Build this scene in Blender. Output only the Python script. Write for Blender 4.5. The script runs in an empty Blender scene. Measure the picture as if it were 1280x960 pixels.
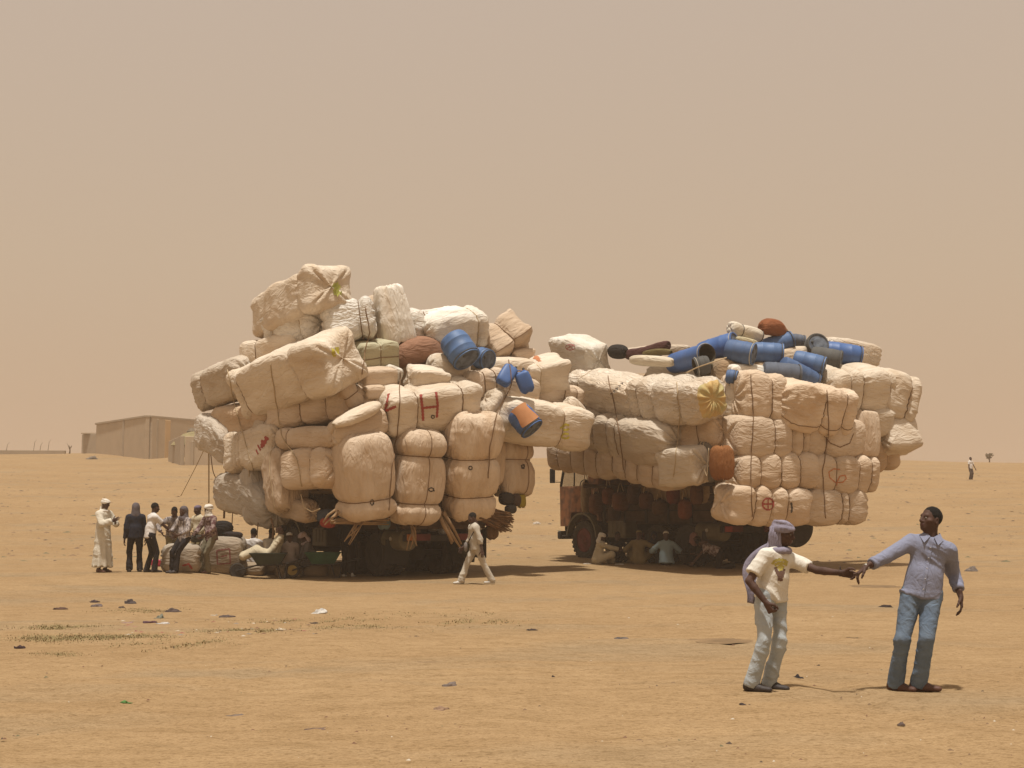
import bpy, math, random
import numpy as np
from mathutils import Vector, Matrix
from mathutils.bvhtree import BVHTree
R = math.radians
rng = random.Random(7)
sc = bpy.context.scene

# ------------------------------------------------------------------ camera, sky, sun, exposure
CAM = np.array([0.0, 0.0, 1.7]); F_PX = 1280 * 50 / 36; PITCH = math.atan(160 / F_PX)
cd = bpy.data.cameras.new('camera'); cam = bpy.data.objects.new('camera', cd)
sc.collection.objects.link(cam); sc.camera = cam
cam.location = CAM; cam.rotation_euler = (math.pi / 2 + PITCH, 0, 0)
cd.lens = 50; cd.sensor_width = 36; cd.sensor_fit = 'HORIZONTAL'; cd.clip_start = 0.1; cd.clip_end = 6000

SUN_EL, SUN_AZ = R(78.5), R(186)          # azimuth clockwise from +Y: nearly overhead, a little behind the camera
w = bpy.data.worlds.new('World'); sc.world = w; w.use_nodes = True
nt = w.node_tree; nt.nodes.clear()
out = nt.nodes.new('ShaderNodeOutputWorld'); bg = nt.nodes.new('ShaderNodeBackground')
sky = nt.nodes.new('ShaderNodeTexSky'); sky.sky_type = 'NISHITA'; sky.sun_disc = False
sky.sun_elevation = SUN_EL; sky.sun_rotation = SUN_AZ; sky.dust_density = 8; sky.air_density = 1.2
tc = nt.nodes.new('ShaderNodeTexCoord'); sep = nt.nodes.new('ShaderNodeSeparateXYZ')
ramp = nt.nodes.new('ShaderNodeValToRGB')
el = ramp.color_ramp.elements
# the dust in the air: radiance by elevation, times ten to sit beside the sky texture
el[0].position = 0.0; el[0].color = (0.545, 0.372, 0.238, 1)
el[1].position = 1.0; el[1].color = (0.56, 0.48, 0.40, 1)
for pos, c in ((0.06, (0.572, 0.402, 0.266, 1)), (0.17, (0.576, 0.434, 0.304, 1)), (0.36, (0.560, 0.445, 0.350, 1))):
    e = el.new(pos); e.color = c
mul = nt.nodes.new('ShaderNodeMixRGB'); mul.blend_type = 'MULTIPLY'; mul.inputs[0].default_value = 1; mul.inputs[2].default_value = (10, 10, 10, 1)
mx = nt.nodes.new('ShaderNodeMixRGB'); mx.inputs[0].default_value = 0.94
nt.links.new(tc.outputs['Generated'], sep.inputs[0]); nt.links.new(sep.outputs['Z'], ramp.inputs[0])
nt.links.new(ramp.outputs[0], mul.inputs[1])
nt.links.new(sky.outputs[0], mx.inputs[1]); nt.links.new(mul.outputs[0], mx.inputs[2])
nt.links.new(mx.outputs[0], bg.inputs[0]); bg.inputs[1].default_value = 0.1
nt.links.new(bg.outputs[0], out.inputs[0])
sl = bpy.data.lights.new('sun', 'SUN'); so = bpy.data.objects.new('sun', sl); sc.collection.objects.link(so)
sl.energy = 4.4; sl.angle = R(3.0); sl.color = (1.0, 0.955, 0.885)
sd = Vector((math.sin(SUN_AZ) * math.cos(SUN_EL), math.cos(SUN_AZ) * math.cos(SUN_EL), math.sin(SUN_EL)))
so.rotation_euler = sd.to_track_quat('Z', 'Y').to_euler(); so.location = (0, 0, 40)
sc.view_settings.view_transform = 'Standard'; sc.view_settings.look = 'None'
sc.view_settings.exposure = 0.0; sc.view_settings.gamma = 1.0; sc.view_settings.use_curve_mapping = False
sc.cycles.max_bounces = 6; sc.cycles.diffuse_bounces = 3; sc.cycles.volume_bounces = 1

# ------------------------------------------------------------------ numbers: noise, pixels, ground
def _hash(i, j, k, seed):
    h = (i * 374761393 + j * 668265263 + k * 2147483647 + seed * 974711) & 0xffffffff
    h = ((h ^ (h >> 13)) * 1274126177) & 0xffffffff
    return ((h ^ (h >> 16)) & 0xffff) / 32767.5 - 1.0
def noise(p, seed=0):
    p = np.asarray(p, float); f = np.floor(p); i = f.astype(np.int64); t = p - f; t = t * t * (3 - 2 * t)
    r = 0
    for a in (0, 1):
        wa = t[..., 0] if a else 1 - t[..., 0]
        for b in (0, 1):
            wb = t[..., 1] if b else 1 - t[..., 1]
            for c in (0, 1):
                wc = t[..., 2] if c else 1 - t[..., 2]
                r = r + wa * wb * wc * _hash(i[..., 0] + a, i[..., 1] + b, i[..., 2] + c, seed)
    return r
def fbm(p, seed=0, o=3):
    p = np.asarray(p, float); r = 0; a = 1
    for q in range(o): r = r + a * noise(p * 2 ** q, seed + q); a *= .5
    return r
def sstep(a, b, x):
    t = np.clip((np.asarray(x, float) - a) / (b - a), 0, 1); return t * t * (3 - 2 * t)
_gy = np.arange(-60, 3200, .5)
_gz = np.interp(_gy, [-60, 25, 33, 38, 41, 45.5, 50, 60, 107, 140, 157, 168, 190, 260, 420, 3200], [0, 0, .0, .06, .20, .27, .46, .98, 4.35, 6.75, 7.75, 7.8, 7.2, 4.2, -3, -3])
_k = np.hanning(19); _k /= _k.sum(); _gz = np.convolve(np.pad(_gz, 9, 'edge'), _k, 'valid')
def gz(x, y):
    x = np.asarray(x, float); y = np.asarray(y, float)
    z = np.interp(y, _gy, _gz) - .0094 * np.clip(x, -150, 150) * sstep(45, 150, y)
    z = z + .22 * sstep(-6.2, -8.2, x) * np.exp(-((y - 34.5) / 5) ** 2)
    p = np.stack([x * .21, y * .21, x * 0], -1)
    z = z + .035 * fbm(p, 3, 2) * sstep(2, 20, y) + .16 * noise(p * .35, 9) * sstep(45, 80, y)
    return z
def ray(px, py):
    u = (px - 640) / F_PX; v = (480 - py) / F_PX; c, s = math.cos(PITCH), math.sin(PITCH)
    return np.array([u, c - v * s, s + v * c])
def P(px, py, Y):
    d = ray(px, py); return CAM + d * (Y / d[1])
def G(px, py):
    """where the ray through a pixel of the photograph first meets the ground"""
    d = ray(px, py); Y = np.arange(4, 170, .05); q = CAM[:, None] + d[:, None] * (Y / d[1])
    below = np.nonzero(q[2] <= gz(q[0], q[1]))[0]
    k = below[0] if len(below) else len(Y) - 1
    p = q[:, k].copy(); p[2] = float(gz(p[0], p[1])); return p
def V(*a): return np.array(a, float)
def unit(v): v = np.asarray(v, float); return v / max(np.linalg.norm(v), 1e-9)

# ------------------------------------------------------------------ materials
MATS = {}
def lin(r, g, b):
    f = lambda c: (c / 255 / 12.92) if c / 255 <= .04045 else ((c / 255 + .055) / 1.055) ** 2.4
    return (f(r), f(g), f(b))
def mat(name, col, rough=.8, var=.12, scale=6, bump=0, bscale=30, metal=0, col2=None, lo=.45, hi=.62, stretch=(1, 1, 1), objcol=False, spec=.3, bdist=0.0, bdepth=.03):
    if name in MATS: return MATS[name]
    m = bpy.data.materials.new(name); m.use_nodes = True; n = m.node_tree.nodes; l = m.node_tree.links
    b = n['Principled BSDF']; b.inputs['Roughness'].default_value = rough; b.inputs['Metallic'].default_value = metal
    b.inputs['Specular IOR Level'].default_value = spec
    t = n.new('ShaderNodeTexCoord'); mp = n.new('ShaderNodeMapping'); mp.inputs['Scale'].default_value = stretch
    l.new(t.outputs['Object'], mp.inputs[0])
    nz = n.new('ShaderNodeTexNoise'); nz.inputs['Scale'].default_value = scale; nz.inputs['Detail'].default_value = 5
    l.new(mp.outputs[0], nz.inputs['Vector'])
    rp = n.new('ShaderNodeValToRGB'); rp.color_ramp.elements[0].position = .3; rp.color_ramp.elements[1].position = .7
    l.new(nz.outputs['Fac'], rp.inputs[0])
    if objcol:
        rp.color_ramp.elements[0].color = (1 - var * 1.1, 1 - var * 1.5, 1 - var * 2.0, 1); rp.color_ramp.elements[1].color = (1.04, 1.03, 1.02, 1)
        oi = n.new('ShaderNodeObjectInfo'); ofs = n.new('ShaderNodeMath'); ofs.operation = 'MULTIPLY'; ofs.inputs[1].default_value = 37.0
        l.new(oi.outputs['Random'], ofs.inputs[0]); l.new(ofs.outputs[0], mp.inputs['Location'])
        st = n.new('ShaderNodeTexNoise'); st.inputs['Scale'].default_value = .9; st.inputs['Detail'].default_value = 7; st.inputs['Distortion'].default_value = .7; l.new(mp.outputs[0], st.inputs['Vector'])
        sr = n.new('ShaderNodeValToRGB'); sr.color_ramp.elements[0].position = .32; sr.color_ramp.elements[0].color = (.74, .62, .48, 1); sr.color_ramp.elements[1].position = .52; sr.color_ramp.elements[1].color = (1, 1, 1, 1); l.new(st.outputs['Fac'], sr.inputs[0])
        ms = n.new('ShaderNodeMixRGB'); ms.blend_type = 'MULTIPLY'; ms.inputs[0].default_value = .55; l.new(rp.outputs[0], ms.inputs[1]); l.new(sr.outputs[0], ms.inputs[2])
        mm = n.new('ShaderNodeMixRGB'); mm.blend_type = 'MULTIPLY'; mm.inputs[0].default_value = 1
        l.new(oi.outputs['Color'], mm.inputs[1]); l.new(ms.outputs[0], mm.inputs[2]); src = mm.outputs[0]
    else:
        c2 = col2 or tuple(max(0, c * (1 - 2 * var)) for c in col)
        rp.color_ramp.elements[0].color = (*c2, 1); rp.color_ramp.elements[1].color = (*col, 1); src = rp.outputs[0]
        if col2: rp.color_ramp.elements[0].position = lo; rp.color_ramp.elements[1].position = hi
    l.new(src, b.inputs['Base Color'])
    if bump:
        n2 = n.new('ShaderNodeTexNoise'); n2.inputs['Scale'].default_value = bscale; n2.inputs['Detail'].default_value = 4; n2.inputs['Distortion'].default_value = bdist
        l.new(mp.outputs[0], n2.inputs['Vector'])
        bp = n.new('ShaderNodeBump'); bp.inputs['Strength'].default_value = bump; bp.inputs['Distance'].default_value = bdepth
        l.new(n2.outputs['Fac'], bp.inputs['Height']); l.new(bp.outputs[0], b.inputs['Normal'])
    MATS[name] = m; return m

# ------------------------------------------------------------------ mesh building
class MB:
    def __init__(s): s.v = []; s.f = []; s.m = []; s.n = 0
    def add(s, v, f, mi=0):
        s.v.append(np.asarray(v, float).reshape(-1, 3)); s.f += [tuple(int(i) + s.n for i in q) for q in f]; s.m += [mi] * len(f); s.n += len(s.v[-1])
    def box(s, c, size, M=None, bev=0.0, mi=0):
        h = np.asarray(size, float) / 2; b = min(bev, min(h) * .9)
        if b <= 0:
            v = np.array([(x, y, z) for x in (-1, 1) for y in (-1, 1) for z in (-1, 1)], float) * h
            f = [(0, 1, 3, 2), (4, 6, 7, 5), (0, 4, 5, 1), (2, 3, 7, 6), (0, 2, 6, 4), (1, 5, 7, 3)]
        else:
            v = []; ix = {}
            for x in (-1, 1):
                for y in (-1, 1):
                    for z in (-1, 1):
                        for a in range(3):
                            p = np.array([x, y, z], float) * h; q = np.array([x, y, z], float) * b
                            for k in range(3):
                                if k != a: p[k] -= q[k]
                            ix[(x, y, z, a)] = len(v); v.append(p)
            f = []; I = lambda cc, a: ix[(*cc, a)]
            for a in range(3):
                o = [k for k in range(3) if k != a]
                for sg in (-1, 1):
                    cs = []
                    for (i, j) in ((-1, -1), (1, -1), (1, 1), (-1, 1)):
                        cc = [0, 0, 0]; cc[a] = sg; cc[o[0]] = i; cc[o[1]] = j; cs.append(I(cc, a))
                    f.append(tuple(cs if (sg > 0) == (a != 1) else cs[::-1]))
                for i in (-1, 1):
                    for j in (-1, 1):
                        c0 = [0, 0, 0]; c1 = [0, 0, 0]; c0[a] = -1; c1[a] = 1
                        c0[o[0]] = c1[o[0]] = i; c0[o[1]] = c1[o[1]] = j
                        f.append((I(c0, o[0]), I(c1, o[0]), I(c1, o[1]), I(c0, o[1])))
            for x in (-1, 1):
                for y in (-1, 1):
                    for z in (-1, 1): f.append(tuple(I((x, y, z), a) for a in range(3)))
            v = np.array(v)
            g = []
            for q in f:                                     # all faces outward
                c0 = v[list(q)].mean(0); nn = np.cross(v[q[1]] - v[q[0]], v[q[2]] - v[q[0]])
                g.append(q if np.dot(nn, c0) > 0 else q[::-1])
            f = g
        if M is not None: v = v @ np.asarray(M, float).T
        s.add(v + np.asarray(c, float), f, mi); return s
    def tube(s, pts, r, seg=8, mi=0, closed=False, cap=True):
        pts = np.asarray(pts, float); n = len(pts); rr = np.broadcast_to(np.asarray(r, float), (n,))
        tg = np.gradient(pts, axis=0) if not closed else (np.roll(pts, -1, 0) - np.roll(pts, 1, 0))
        tg /= np.maximum(np.linalg.norm(tg, axis=1, keepdims=True), 1e-9)
        ref = np.array([0, 0, 1.0]) if abs(tg[0][2]) < .9 else np.array([1.0, 0, 0])
        a = unit(np.cross(tg[0], ref)); v = []
        ang = np.arange(seg) / seg * 2 * math.pi
        for i in range(n):
            a = unit(a - tg[i] * np.dot(a, tg[i])); b = np.cross(tg[i], a)
            v.append(pts[i] + rr[i] * (np.cos(ang)[:, None] * a + np.sin(ang)[:, None] * b))
        v = np.concatenate(v); f = []
        for i in range(n if closed else n - 1):
            for j in range(seg):
                i2 = (i + 1) % n; j2 = (j + 1) % seg
                f.append((i * seg + j, i * seg + j2, i2 * seg + j2, i2 * seg + j))
        if cap and not closed:
            f.append(tuple(range(seg))[::-1]); f.append(tuple((n - 1) * seg + j for j in range(seg)))
        s.add(v, f, mi); return s
    def lathe(s, prof, c, axis=(0, 0, 1), seg=24, mi=0, cap=True):
        """prof: list of (distance along the axis, radius)"""
        A = unit(axis); ref = np.array([0, 0, 1.0]) if abs(A[2]) < .9 else np.array([1.0, 0, 0])
        X = unit(np.cross(ref, A)); Y = np.cross(A, X); ang = np.arange(seg) / seg * 2 * math.pi
        ring = np.cos(ang)[:, None] * X + np.sin(ang)[:, None] * Y
        v = np.concatenate([np.asarray(c, float) + A * t + ring * r for t, r in prof]); f = []
        for i in range(len(prof) - 1):
            for j in range(seg):
                j2 = (j + 1) % seg; f.append((i * seg + j, i * seg + j2, (i + 1) * seg + j2, (i + 1) * seg + j))
        if cap:
            f.append(tuple(range(seg))[::-1]); f.append(tuple((len(prof) - 1) * seg + j for j in range(seg)))
        s.add(v, f, mi); return s
    def prism(s, poly, A, B, t0, t1, N, o=(0, 0, 0), mi=0):
        """outline poly [(a,b)] in the plane of A,B pushed from t0 to t1 along N"""
        A, B, N, o = (np.asarray(q, float) for q in (A, B, N, o)); n = len(poly)
        v = [o + A * a + B * b + N * t0 for a, b in poly] + [o + A * a + B * b + N * t1 for a, b in poly]
        f = [tuple(range(n))[::-1], tuple(range(n, 2 * n))] + [(i, (i + 1) % n, n + (i + 1) % n, n + i) for i in range(n)]
        ar = sum(poly[i][0] * poly[(i + 1) % n][1] - poly[(i + 1) % n][0] * poly[i][1] for i in range(n))
        if (ar > 0) != (np.dot(np.cross(A, B), N) * (t1 - t0) > 0): f = [q[::-1] for q in f]
        s.add(v, f, mi); return s
    def build(s, name, mats, parent=None, smooth=True, loc=None, ang=None):
        v = np.concatenate(s.v) if s.v else np.zeros((0, 3))
        return mk(name, v, s.f, mats, parent, smooth, loc, s.m, ang)
def mk(name, v, f, mats, parent=None, smooth=True, loc=None, mi=None, ang=None):
    me = bpy.data.meshes.new(name)
    if loc is not None: v = np.asarray(v) - np.asarray(loc)
    me.from_pydata(np.asarray(v).tolist(), [], [tuple(q) for q in f] if not isinstance(f, np.ndarray) else f.tolist())
    for m in (mats if isinstance(mats, (list, tuple)) else [mats]): me.materials.append(m)
    if mi is not None and len(set(mi)) > 1: me.polygons.foreach_set('material_index', np.asarray(mi, np.int32))
    if smooth: me.polygons.foreach_set('use_smooth', np.ones(len(me.polygons), bool))
    me.update()
    if smooth and ang: me.set_sharp_from_angle(angle=R(ang))
    o = bpy.data.objects.new(name, me); sc.collection.objects.link(o)
    if loc is not None: o.location = loc
    if parent is not None: o.parent = parent
    return o
def tag(o, label=None, cat=None, group=None, kind=None):
    for k, v in (('label', label), ('category', cat), ('group', group), ('kind', kind)):
        if v: o[k] = v
    return o
def thing(name, label, cat, loc=(0, 0, 0), rz=0, group=None):
    o = bpy.data.objects.new(name, None); sc.collection.objects.link(o); o.empty_display_size = .2
    o.location = loc; o.rotation_euler = (0, 0, rz); return tag(o, label, cat, group)

# ------------------------------------------------------------------ ground
def build_ground():
    ys = np.unique(np.concatenate([np.linspace(-40, 3, 15), np.geomspace(3, 60, 330), np.linspace(60, 180, 150), np.linspace(182, 330, 30)]))
    xs = np.linspace(-1, 1, 241); xs = np.sign(xs) * np.abs(xs) ** 1.5
    Y = np.repeat(ys[:, None], len(xs), 1)
    X = xs[None, :] * (np.abs(Y) * .75 + 14)
    Z = gz(X, Y)
    q = np.stack([X, Y, X * 0], -1)
    near = 1 - sstep(20, 45, Y)
    Z = Z + near * (.010 * fbm(q * [1.3, 2.0, 1], 21, 3) + .006 * np.abs(fbm(q * [3.1, 4.5, 1], 25, 2)))
    for (x0, s0) in ((-5.2, .22), (-3.4, .22), (3.2, -.10), (5.0, -.10)):
        xr = x0 + s0 * (Y - 12) + .35 * np.sin(Y * .23 + x0); Z = Z - near * .022 * np.exp(-((X - xr) / .16) ** 2) + near * .012 * np.exp(-((np.abs(X - xr) - .27) / .10) ** 2)
    n, m = Y.shape; v = np.stack([X, Y, Z], -1).reshape(-1, 3)
    I = np.arange(n * m).reshape(n, m)
    f = np.stack([I[:-1, :-1], I[:-1, 1:], I[1:, 1:], I[1:, :-1]], -1).reshape(-1, 4)
    mt = bpy.data.materials.new('sand'); mt.use_nodes = True; N = mt.node_tree.nodes; L = mt.node_tree.links; b = N['Principled BSDF']
    b.inputs['Roughness'].default_value = .95; b.inputs['Specular IOR Level'].default_value = .1
    t = N.new('ShaderNodeTexCoord')
    def nz(scale, det, st=(1, 1, 1), dist=0):
        mp = N.new('ShaderNodeMapping'); mp.inputs['Scale'].default_value = st; L.new(t.outputs['Object'], mp.inputs[0])
        z = N.new('ShaderNodeTexNoise'); z.inputs['Scale'].default_value = scale; z.inputs['Detail'].default_value = det; z.inputs['Distortion'].default_value = dist
        L.new(mp.outputs[0], z.inputs['Vector']); return z.outputs['Fac']
    def rmp(src, p0, c0, p1, c1):
        r = N.new('ShaderNodeValToRGB'); r.color_ramp.elements[0].position = p0; r.color_ramp.elements[0].color = (*c0, 1)
        r.color_ramp.elements[1].position = p1; r.color_ramp.elements[1].color = (*c1, 1); L.new(src, r.inputs[0]); return r.outputs[0]
    def mixc(fac, a, c, mode='MIX'):
        x = N.new('ShaderNodeMixRGB'); x.blend_type = mode
        if isinstance(fac, (int, float)): x.inputs[0].default_value = fac
        else: L.new(fac, x.inputs[0])
        for i, s in ((1, a), (2, c)):
            if isinstance(s, tuple): x.inputs[i].default_value = (*s, 1)
            else: L.new(s, x.inputs[i])
        return x.outputs[0]
    base = rmp(nz(.16, 6, (1, 1.6, 1)), .35, SAND_A, .65, SAND_B)
    grey = rmp(nz(.30, 7, (.55, 1.5, 1), .6), .52, (0, 0, 0), .66, (1, 1, 1))
    c = mixc(grey, base, SAND_G)
    c2 = N.new('ShaderNodeMixRGB'); c2.inputs[0].default_value = .75; L.new(base, c2.inputs[1]); L.new(c, c2.inputs[2])
    grit = rmp(nz(55, 4), .25, (.72, .70, .66), .7, (1.06, 1.06, 1.06))
    c = mixc(1, c2.outputs[0], grit, 'MULTIPLY')
    blot = rmp(nz(3.0, 6, (.7, 1.4, 1), .4), .30, (.86, .84, .80), .62, (1.03, 1.03, 1.03))
    c = mixc(1, c, blot, 'MULTIPLY')
    L.new(c, b.inputs['Base Color'])
    sp_ = rmp(nz(16, 7, (1, 1.5, 1), .3), .34, (.66, .62, .56), .50, (1.02, 1.02, 1.02))
    c = mixc(.75, c, mixc(1, c, sp_, 'MULTIPLY')); L.new(c, b.inputs['Base Color'])
    bp = N.new('ShaderNodeBump'); bp.inputs['Strength'].default_value = .6; bp.inputs['Distance'].default_value = .05
    L.new(nz(7, 8, (1, 1.3, 1)), bp.inputs['Height'])
    bp2 = N.new('ShaderNodeBump'); bp2.inputs['Strength'].default_value = .5; bp2.inputs['Distance'].default_value = .008
    L.new(nz(60, 4), bp2.inputs['Height']); L.new(bp.outputs[0], bp2.inputs['Normal']); L.new(bp2.outputs[0], b.inputs['Normal'])
    tag(mk('ground', v, f, mt), 'wide bare sandy ground with scattered litter', kind='structure')
SAND_A, SAND_B, SAND_G = (.316, .210, .109), (.350, .238, .127), (.292, .214, .128)
build_ground()

# ------------------------------------------------------------------ the bales
COL = {'tan': (.63, .515, .395), 'cream': (.73, .645, .53), 'white': (.82, .79, .72), 'grey': (.44, .40, .345), 'greige': (.56, .49, .40),
       'brown': (.25, .135, .085), 'green': (.47, .445, .31), 'orange': (.42, .17, .05), 'sand': (.56, .435, .31)}
CLOTH = mat('bale_cloth', (1, 1, 1), .85, .13, 1.7, bump=.8, bscale=4.2, stretch=(.45, 1.5, 1.5), objcol=True, spec=.2, bdist=1.6, bdepth=.07)
PLAST = mat('bale_plastic', (1, 1, 1), .42, .10, 2.2, bump=1.0, bscale=4.4, stretch=(.5, 1.6, 1.6), objcol=True, spec=.5, bdist=2.0, bdepth=.08)
GOLD = mat('gold_end_cloth', (.52, .355, .14), .75, col2=(.42, .38, .18), scale=2.5, bump=.5, bscale=20, lo=.35, hi=.55)
ROPE_D = mat('dark_rope', (.21, .12, .06), .9)
ROPE_L = mat('pale_rope', (.50, .38, .23), .9)
RED = mat('red_paint_mark', (.36, .07, .055), .9); YEL = mat('yellow_paint_mark', (.55, .47, .07), .9)
YGR = mat('yellow_green_paint_mark', (.50, .53, .13), .9); BLK = mat('dark_ink_mark', (.07, .055, .045), .9); PINK = mat('faded_red_print', (.50, .20, .19), .9)
ORA = mat('orange_paint_mark', (.52, .20, .09), .9)

class Load:
    """surfaces of a load on a truck: the truck's frame and how far the load sticks out to the left and behind"""
    def __init__(s, origin, a, xl, yr):
        s.o = np.array(origin); s.a = a; s.c, s.s = math.cos(a), math.sin(a); s.xl, s.yr = xl, yr
    def w(s, x, y, z): return s.o + np.array([s.c * x - s.s * y, s.s * x + s.c * y, z])
    def Y(s, px, py):
        d = ray(px, py); r = d[0] / d[1]; best = -1e9
        for p0, dr in ((s.w(-s.xl, 0, 0), (-s.s, s.c)), (s.w(0, -s.yr, 0), (s.c, s.s))):
            k = (r * p0[1] - p0[0]) / (dr[0] - r * dr[1]); best = max(best, p0[1] + k * dr[1])
        return best
def sellipse(n, p, a, b, half):
    t = np.linspace(0, math.pi if half else 2 * math.pi, 6001)
    x = a * np.sign(np.cos(t)) * np.abs(np.cos(t)) ** (2 / p); y = b * np.sign(np.sin(t)) * np.abs(np.sin(t)) ** (2 / p)
    dl = np.concatenate([[0], np.cumsum(np.hypot(np.diff(x), np.diff(y)))])
    q = np.linspace(0, dl[-1], n if half else n + 1); q = q if half else q[:-1]
    return np.interp(q, dl, x), np.interp(q, dl, y)
_bn = [0]
def bale_mesh(L, hz, hy, ropes=(), style='plain', pe=6.0, pc=4.2, sag=0.0, seed=0, K=0, M=0, taper=0.0):
    M = M or int(np.clip(2.0 * (hz + hy) / .050, 28, 116)); K = K or int(np.clip((L + max(hz, hy)) / .046, 22, 100))
    X, S = sellipse(K, pe, L / 2, max(hz, hy) / 2, True)
    S = S / (max(hz, hy) / 2); X = X[::-1]; S = S[::-1]
    cy, cz = sellipse(M, pc, hy / 2, hz / 2, False)
    pos = np.empty((K, M, 3)); pos[..., 0] = X[:, None]; pos[..., 1] = S[:, None] * cy; pos[..., 2] = S[:, None] * cz
    x = pos[..., 0].copy(); u = x / (L / 2); phi = np.arctan2(cz / hz, cy / hy)[None, :] + 0 * x
    r = np.ones_like(x); pinch = 0
    ed = [-1.0] + sorted(ropes) + [1.0]
    for a, b in zip(ed[:-1], ed[1:]):                                     # cloth bulges between the bindings
        k = np.clip((u - a) / (b - a), 0, 1); r = r + .085 * np.where((u > a) & (u <= b), np.sin(math.pi * k), 0)
    lump = noise(np.stack([phi * 0 + seed, np.cos(phi) * 2.2, np.sin(phi) * 2.2], -1) + x[..., None] * [.9, .3, .2], seed)
    for q in ropes:
        dx = (u - q) * L / 2 - .03 * lump
        r = r - .085 * np.exp(-(dx / .045) ** 2) - .065 * np.exp(-(dx / .15) ** 2)
        wr = np.sin(phi * 17 + 5 * noise(np.stack([phi * 2.5, x * 0 + q * 9, x * 1.5], -1), seed + 3) + q * 7)
        r = r + .032 * wr * np.exp(-np.abs(dx) / .20) * np.clip(.6 + noise(np.stack([phi * 1.3, x * 2, x * 0 + q], -1), seed + 21), 0, 1.3)
    r = r * (1 + taper * u)
    de = (1 - np.abs(u)) * L / 2; Sx = S[:, None] + 0 * x
    wob = noise(np.stack([phi * 1.7, np.sign(u) * 3 + seed, x * 0], -1), seed + 31)
    if style in ('plain', 'fold'):                                       # sewn lip round each end and pleats running off it
        lip = np.exp(-((de - .03 - .03 * wob) / .028) ** 2) * sstep(.75, .92, Sx); r = r + .040 * lip * np.clip(.55 + wob, .1, 1.3)
    pl_ = np.sin(phi * 19 + 6 * noise(np.stack([phi * 1.9, np.sign(u) * 5 + x * 1.2, x * 0], -1), seed + 33))
    r = r + (.020 if style != 'plain' else .011) * pl_ * np.exp(-de / .22) * np.clip(.5 + 1.3 * noise(np.stack([phi * 1.1 + 9, np.sign(u) * 7, x * 0], -1), seed + 35), 0, 1.2)
    edge = sstep(.72, 1.0, np.abs(u))
    amp = {'plain': .020, 'crinkle': .062, 'gather': .046, 'fold': .034}[style]
    p3 = pos + seed * 3.7
    r = r + .045 * noise(p3 * 1.25, seed + 11) + .022 * noise(p3 * 2.9, seed + 12)
    wp = p3 + .22 * np.stack([noise(p3 * 1.9, seed + 5), noise(p3 * 1.9 + 5, seed + 6), noise(p3 * 1.9 + 9, seed + 9)], -1)
    mod = .35 + .65 * np.clip(.5 + 1.2 * noise(p3 * 1.1, seed + 17), 0, 1) + .5 * sstep(.6, 1, np.abs(u))
    rid = mod * (1.25 * np.exp(-np.abs(noise(wp * [1.6, 4.4, 4.4], seed + 13)) * 5.5) - .35) + .6 * mod * (np.exp(-np.abs(noise(wp * [4.0, 6.5, 6.5] + 3, seed + 14)) * 5) - .3)
    r = r + amp * rid
    pos[..., 1] *= r; pos[..., 2] *= r
    sg = np.sign(u); endm = sstep(.93, .995, np.abs(u)); sr = S[:, None]
    ang = phi + .5 * noise(p3 * 2, seed + 7)
    if style in ('gather', 'crinkle'):
        d = .055 * np.sin(ang * 13 + 3 * noise(p3 * 2.5, seed + 8)) * np.clip(sr * 1.3 - .15, 0, 1) * (1.15 - sr) * 2 - .06 * np.exp(-(sr / .22) ** 2)
        pos[..., 0] += sg * endm * d
        rr = 1 + .035 * np.sin(ang * 13 + 2 * noise(p3 * 2, seed + 8)) * edge; pos[..., 1] *= rr; pos[..., 2] *= rr
    elif style in ('fold', 'plain'):
        yy, zz = pos[..., 1] / (hy / 2), pos[..., 2] / (hz / 2)
        for dg in (np.abs(yy) - np.abs(zz) * .9 - .08,):
            pos[..., 0] -= sg * endm * .045 * np.exp(-(dg / .07) ** 2) * sstep(.12, .3, sr)
        pos[..., 0] += sg * endm * .05 * (np.abs(yy) < np.abs(zz)) * sr * (1 - sr) * 2
        if style == 'fold':
            cor = np.exp(-((np.abs(np.sin(2 * phi)) - 1) / .22) ** 2) * edge
            pos[..., 1] *= 1 + .10 * cor; pos[..., 2] *= 1 + .10 * cor; pos[..., 0] += sg * .05 * cor
    pos[..., 2] -= sag * (u ** 2 - .3)
    pos += (.035 * noise(np.stack([x * 1.1 + seed, x * 0, x * 0], -1), seed + 40))[..., None] * [0, 1, .8]
    v = pos.reshape(-1, 3); I = np.arange(K * M).reshape(K, M); J = np.roll(I, -1, 1)
    f = np.stack([I[:-1], J[:-1], J[1:], I[1:]], -1).reshape(-1, 4)
    return v, f, pos, X
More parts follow.
